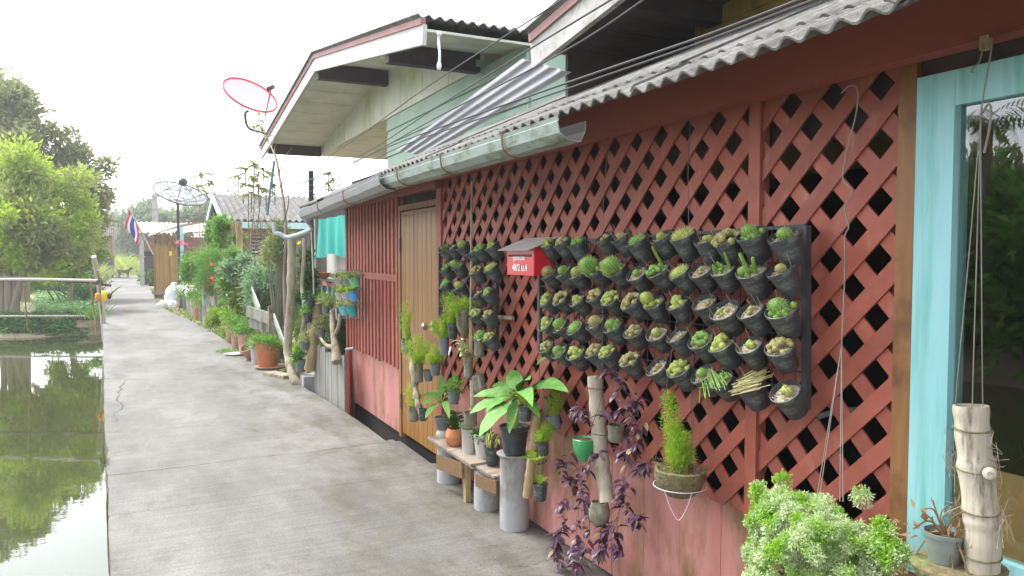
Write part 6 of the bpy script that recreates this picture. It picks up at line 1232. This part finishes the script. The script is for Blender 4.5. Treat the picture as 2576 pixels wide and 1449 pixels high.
tag(mb.build('grass', 'leaf_mid'), 'green grass and weeds on the banks', 'grass', kind='stuff')
# railing across the canal
rl = T('bamboo_railing', 'pale bamboo pole railing stretched across the canal', 'railing', GZ(262,822,WL)); 
def AT(u, v, d): return O + ray(u, v)*(d/ray(u, v).dot(cF))
MB().tube([AT(-120,703,14.6), AT(100,703,14.4), AT(248,706,14.2)], .027, 8).build('top_pole', 'rail_white', rl, True)
MB().tube([AT(-100,695,16.6), AT(120,703,16.2), AT(230,710,16), AT(278,718,15.9)], .030, 8).build('dark_pole', 'purlin', rl, True)
MB().tube([AT(-120,796,20.3), AT(100,795,20.3), AT(262,795,20.2), AT(312,796,20.2)], .030, 8).build('low_pole', 'rail_white', rl, True)
MB().tube([AT(264,860,17.5), AT(258,790,17.5), AT(249,715,17), AT(236,645,16.4)], [.06,.058,.055,.05], 10).build('post', 'rail_white', rl, True)
MB().tube([AT(243,840,16.5), AT(237,790,16.5), AT(226,700,15.6)], [.022,.02,.016], 7).build('stick', 'bamboo_tan', rl, True)
MB().tube([AT(256,790,14.4), AT(250,706,14.2), AT(246,680,14)], .016, 7).build('stick', 'bamboo_tan', rl, True)
MB().tube([AT(60,715,14.4), AT(66,790,15), AT(70,830,15.4)], .014, 6).build('stick', 'bamboo_tan', rl, True)
mb = MB(); 
for k in range(3): q = AT(249,705+k*4,14.1); mb.tube([q+V((.05*math.cos(j*.6),.05*math.sin(j*.6),.03*math.sin(j*.9))) for j in range(12)], .008, 5)
mb.build('lashing', 'cable', rl)
c = AT(262,746,16.2); t = T('yellow_bag', 'bright yellow plastic bag tied to the leaning railing post', 'bag', c-V((0,0,.14))); s = 16.2/CF
MB().lathe([(0,-12*s),(7*s,-12*s),(11*s,-5*s),(11*s,4*s),(8*s,12*s),(3*s,15*s),(0,14*s)], c, 16, None, 0, lambda a, z: 1+.12*math.sin(3*a+z*20)).build('bag', 'yellow_plastic', t, True); MB().lathe([(0,-12*s),(5*s,-11*s),(7*s,-3*s),(6*s,7*s),(0,10*s)], c-cR*16*s, 14, None, 0, lambda a, z: 1+.1*math.sin(3*a)).build('orange_side', 'orange_plastic', t, True); MB().lathe([(0,-8*s),(4*s,-4*s),(6*s,4*s),(0,10*s)], c+cR*13*s, 10).build('dark_side', 'purlin', t, True)
for k, (a, b) in enumerate((((-60,868,15),(262,868,16.0)),)): pass
# string lines across the canal to the post
for lab, a, b in (('thin line strung low over the canal', (-80,672,22), (236,655,22)), ('thin pale line strung between the bank trees and the path', (95,650,30), (300,655,40))):
    one('line', MB().tube(curve([AT(*a), AT((a[0]+b[0])/2, (a[1]+b[1])/2+4, (a[2]+b[2])/2), AT(*b)], 10), .006, 5), 'pale_wire', lab, 'line')
# dog on the far path
p = GZ(312,699); t = T('dog', 'dark brown dog standing across the far end of the path', 'dog', p)
bm = bmesh.new(); s = 1.0
sk_v = [(-.30,0,.42,.085),(-.12,0,.43,.10),(.10,0,.42,.11),(.26,0,.45,.11),(.38,0,.54,.065),(.47,0,.62,.070),(.56,0,.60,.04),(.62,0,.585,.028),(-.42,0,.50,.03),(-.52,0,.60,.018)]; ed = [(0,1),(1,2),(2,3),(3,4),(4,5),(5,6),(6,7),(0,8),(8,9)]
for (x, y, at, hind) in ((.26,.07,3,0),(.24,-.07,3,0),(-.28,.07,0,1),(-.30,-.07,0,1)):
    b = len(sk_v); k = [(x,y,.33,.055),(x+(.05 if hind else -.01),y,.22,.035),(x-(.06 if hind else -.01),y,.13,.024),(x-(.03 if hind else 0),y,.03,.022),(x+.04,y,.015,.022)]; sk_v += k; ed += [(at,b),(b,b+1),(b+1,b+2),(b+2,b+3),(b+3,b+4)]
for y in (.045,-.045): sk_v += [(.45,y,.69,.024),(.44,y*1.3,.73,.01)]; ed += [(5,len(sk_v)-2),(len(sk_v)-2,len(sk_v)-1)]
me = bpy.data.meshes.new('body'); me.from_pydata([v[:3] for v in sk_v], ed, []); bo = bpy.data.objects.new('body', me); COL.objects.link(bo); bo.parent = t; me.materials.append(MATS['dog_fur'])
sm = bo.modifiers.new('skin', 'SKIN'); sv = me.skin_vertices[0].data
for i, v in enumerate(sk_v): sv[i].radius = (v[3], v[3]); sv[i].use_root = (i == 1)
bo.modifiers.new('sub', 'SUBSURF').render_levels = 2; bo.rotation_euler = (0,0,R(-25)); bo.scale = (1.05,)*3
# power lines
def cable(lab, pts, r=.009): return one('power_line', MB().tube(curve(pts, 30), r, 6), 'cable', lab, 'power line', 'power lines strung past the houses')
cable('highest single power line crossing the sky by the white fascia', [WX(1560,-100,1.55), WX(1410,2,1.6), WX(1080,215,1.7), WX(860,372,1.8), WX(690,478,1.9), WX(560,550,2.2)], .004)
cable('second power line crossing in front of the green house eaves', [WX(1700,-110,1.5), WX(1560,-15,1.5), WX(1330,125,1.6), WX(1090,275,1.7), WX(900,395,1.8), WX(720,478,1.9), WX(600,530,2.2)], .004)
cable('third power line passing the white eaves corner of the yellow house', [WX(1740,-90,1.5), WX(1640,-15,1.5), WX(1400,140,1.6), WX(1090,300,1.7), WX(900,405,1.8), WX(705,500,1.9), WX(580,540,2.2)], .004)
cable('thick lower cable running in front of the yellow planks', [WX(2150,-60,1.7), WX(2010,0,1.7), WX(1760,95,1.7), WX(1480,190,1.75), WX(1180,295,1.85), WX(1000,360,1.9), WX(860,420,2.0), WX(740,470,2.2)], .005)
cable('twin of the thick cable sagging just below it', [WX(2170,-45,1.7), WX(2020,10,1.7), WX(1760,108,1.7), WX(1480,205,1.75), WX(1180,308,1.85), WX(1000,372,1.9), WX(860,445,2.0), WX(740,500,2.2)], .0042)
# trees on the far side of the canal: outside the frame, mirrored in the window and the water
for k, (x, y, h, m) in enumerate(((-10.5,4.5,2.5,'leaf_mid'),(-11,7.5,2.9,'leaf_mid'),(-11.5,11,3.1,'leaf_tree'),(-10.5,1.5,2.4,'leaf_tree'),(-11.5,15,4.2,'leaf_mid'),(-11,-3,3.2,'leaf_mid'))):
    t = T('bank_tree', ('dark bank tree mirrored low in the window','dark bank tree mirrored in the middle of the window','grey green bank tree mirrored left in the window','grey green bank tree mirrored right in the window','tallest bank tree across the canal','bank tree across the canal behind the viewer')[k], 'tree', (x,y,-.2), 'trees on the opposite bank'); mb = MB(); sm = MB(); sm.tube([(x,y,-.3),(x+.1,y,h*.5),(x,y+.1,h*.8)], [.14,.11,.06], 8)
    for i in range(8): mb.cloud((x+random.gauss(0,.8), y+random.gauss(0,1.3), h*random.uniform(.2,.85)), (1.3,1.4,.9), 2200, .26, .13, 26)
    mb.build('crown', m, t); sm.build('trunk', 'bark', t, True)
t = T('palm_tree', 'slender palm across the canal mirrored at the top of the window', 'palm tree', (-9.5,8.2,-.2)); MB().tube(curve([(-9.5,8.2,-.3),(-9.3,8.3,2),(-9.4,8.35,3.9)], 10), .1, 8).build('trunk', 'bark', t, True); mb = MB()
for k in range(15):
    a = 6.28*k/15; d = V((math.cos(a), math.sin(a), random.uniform(.1,.9))); p = V((-9.4,8.35,3.9)); q = p.copy(); dd = d.normalized()
    for i in range(16):
        n_ = q+dd*.1; sd = dd.cross(V((0,0,1))).normalized()
        for s_ in (-1,1): mb.leaf(q, sd*s_+dd*.7-V((0,0,.45)), (0,0,1), .42*(1-.5*i/16), .035, 3, .5, .1)
        q = n_; dd = (dd-V((0,0,.11))).normalized()
mb.build('fronds', 'leaf_dark', t)

# more greenery along the path edge
shrub('tall_bush', 'bright bush behind the grey pipe reaching the shed roof height', 560, 800, [(480,690,20),(500,660,20),(470,670,16),(560,735,20),(575,710,18),(580,745,18)], 'leaf_mid', .10, .045, 3200, Y=21, z=-.1, clumps=14)
shrub('yellow_green_bush', 'yellow green bush filling the gap between grey pipe and clay pots', 560, 838, [(545,800,18),(562,812,16),(530,808,14),(575,805,14)], 'leaf_bright', .06, .03, 1500, z=-.05, fl=[(550,805,16,8,.025,'flower_yellow')])
shrub('pale_bush', 'pale bush with small white flowers below the slatted window', 645, 790, [(640,680,18),(660,700,18),(625,690,16),(655,735,16),(600,690,20),(578,678,18),(620,660,16),(690,670,16)], 'leaf_bluegreen', .09, .03, 4200, Y=14.5, z=-.1, fl=[(640,690,16,10,.03,'flower_white')])
shrub('leafy_bush', 'leafy green bush beside the lower half of the leaning log', 812, 905, [(815,800,12),(822,760,14),(812,840,14),(826,880,14)], 'leaf_mid', .06, .03, 1400, Y=9.6, z=-.1)

shrub('twiggy_shrub', 'tall twiggy shrub with sparse leaves between the slatted window and the main bamboo post', 700, 870, [(705,640,16),(690,610,16),(712,600,14),(676,650,16),(718,660,14),(700,570,12)], 'leaf_olive', .08, .03, 900, Y=11.5, z=-.1, stems=30, clumps=9, tight=.5)
shrub('vine_mass', 'leafy vine mass hanging from the blue roof corner post', 560, 640, [(540,575,14),(552,600,16),(545,625,14),(566,560,12),(535,600,12)], 'leaf_mid', .11, .055, 1500, Y=19.6, z=.2)

shrub('tall_leafy_plant', 'tall leafy plant rising between the feathery bush and the climbing vine', 575, 800, [(575,690,16),(585,665,15),(568,715,16),(590,640,14),(560,680,12)], 'leaf_mid', .10, .045, 1500, Y=15.6, z=-.1, clumps=12)
# ------------------------------------------------------------------ air
m = bpy.data.materials.new('haze_air'); m.use_nodes = True; nt = m.node_tree; nt.nodes.clear(); out = nt.nodes.new('ShaderNodeOutputMaterial'); pv_ = nt.nodes.new('ShaderNodeVolumePrincipled')
pv_.inputs['Color'].default_value = (.96,.97,.98,1); pv_.inputs['Density'].default_value = .0022; pv_.inputs['Anisotropy'].default_value = .3; nt.links.new(pv_.outputs[0], out.inputs['Volume']); MATS['haze_air'] = m
tag(MB().bb(-640, 640, -340, 940, -2.6, 16).build('haze', 'haze_air'), kind='stuff', label='thin bright haze over the canal and path', cat='haze')
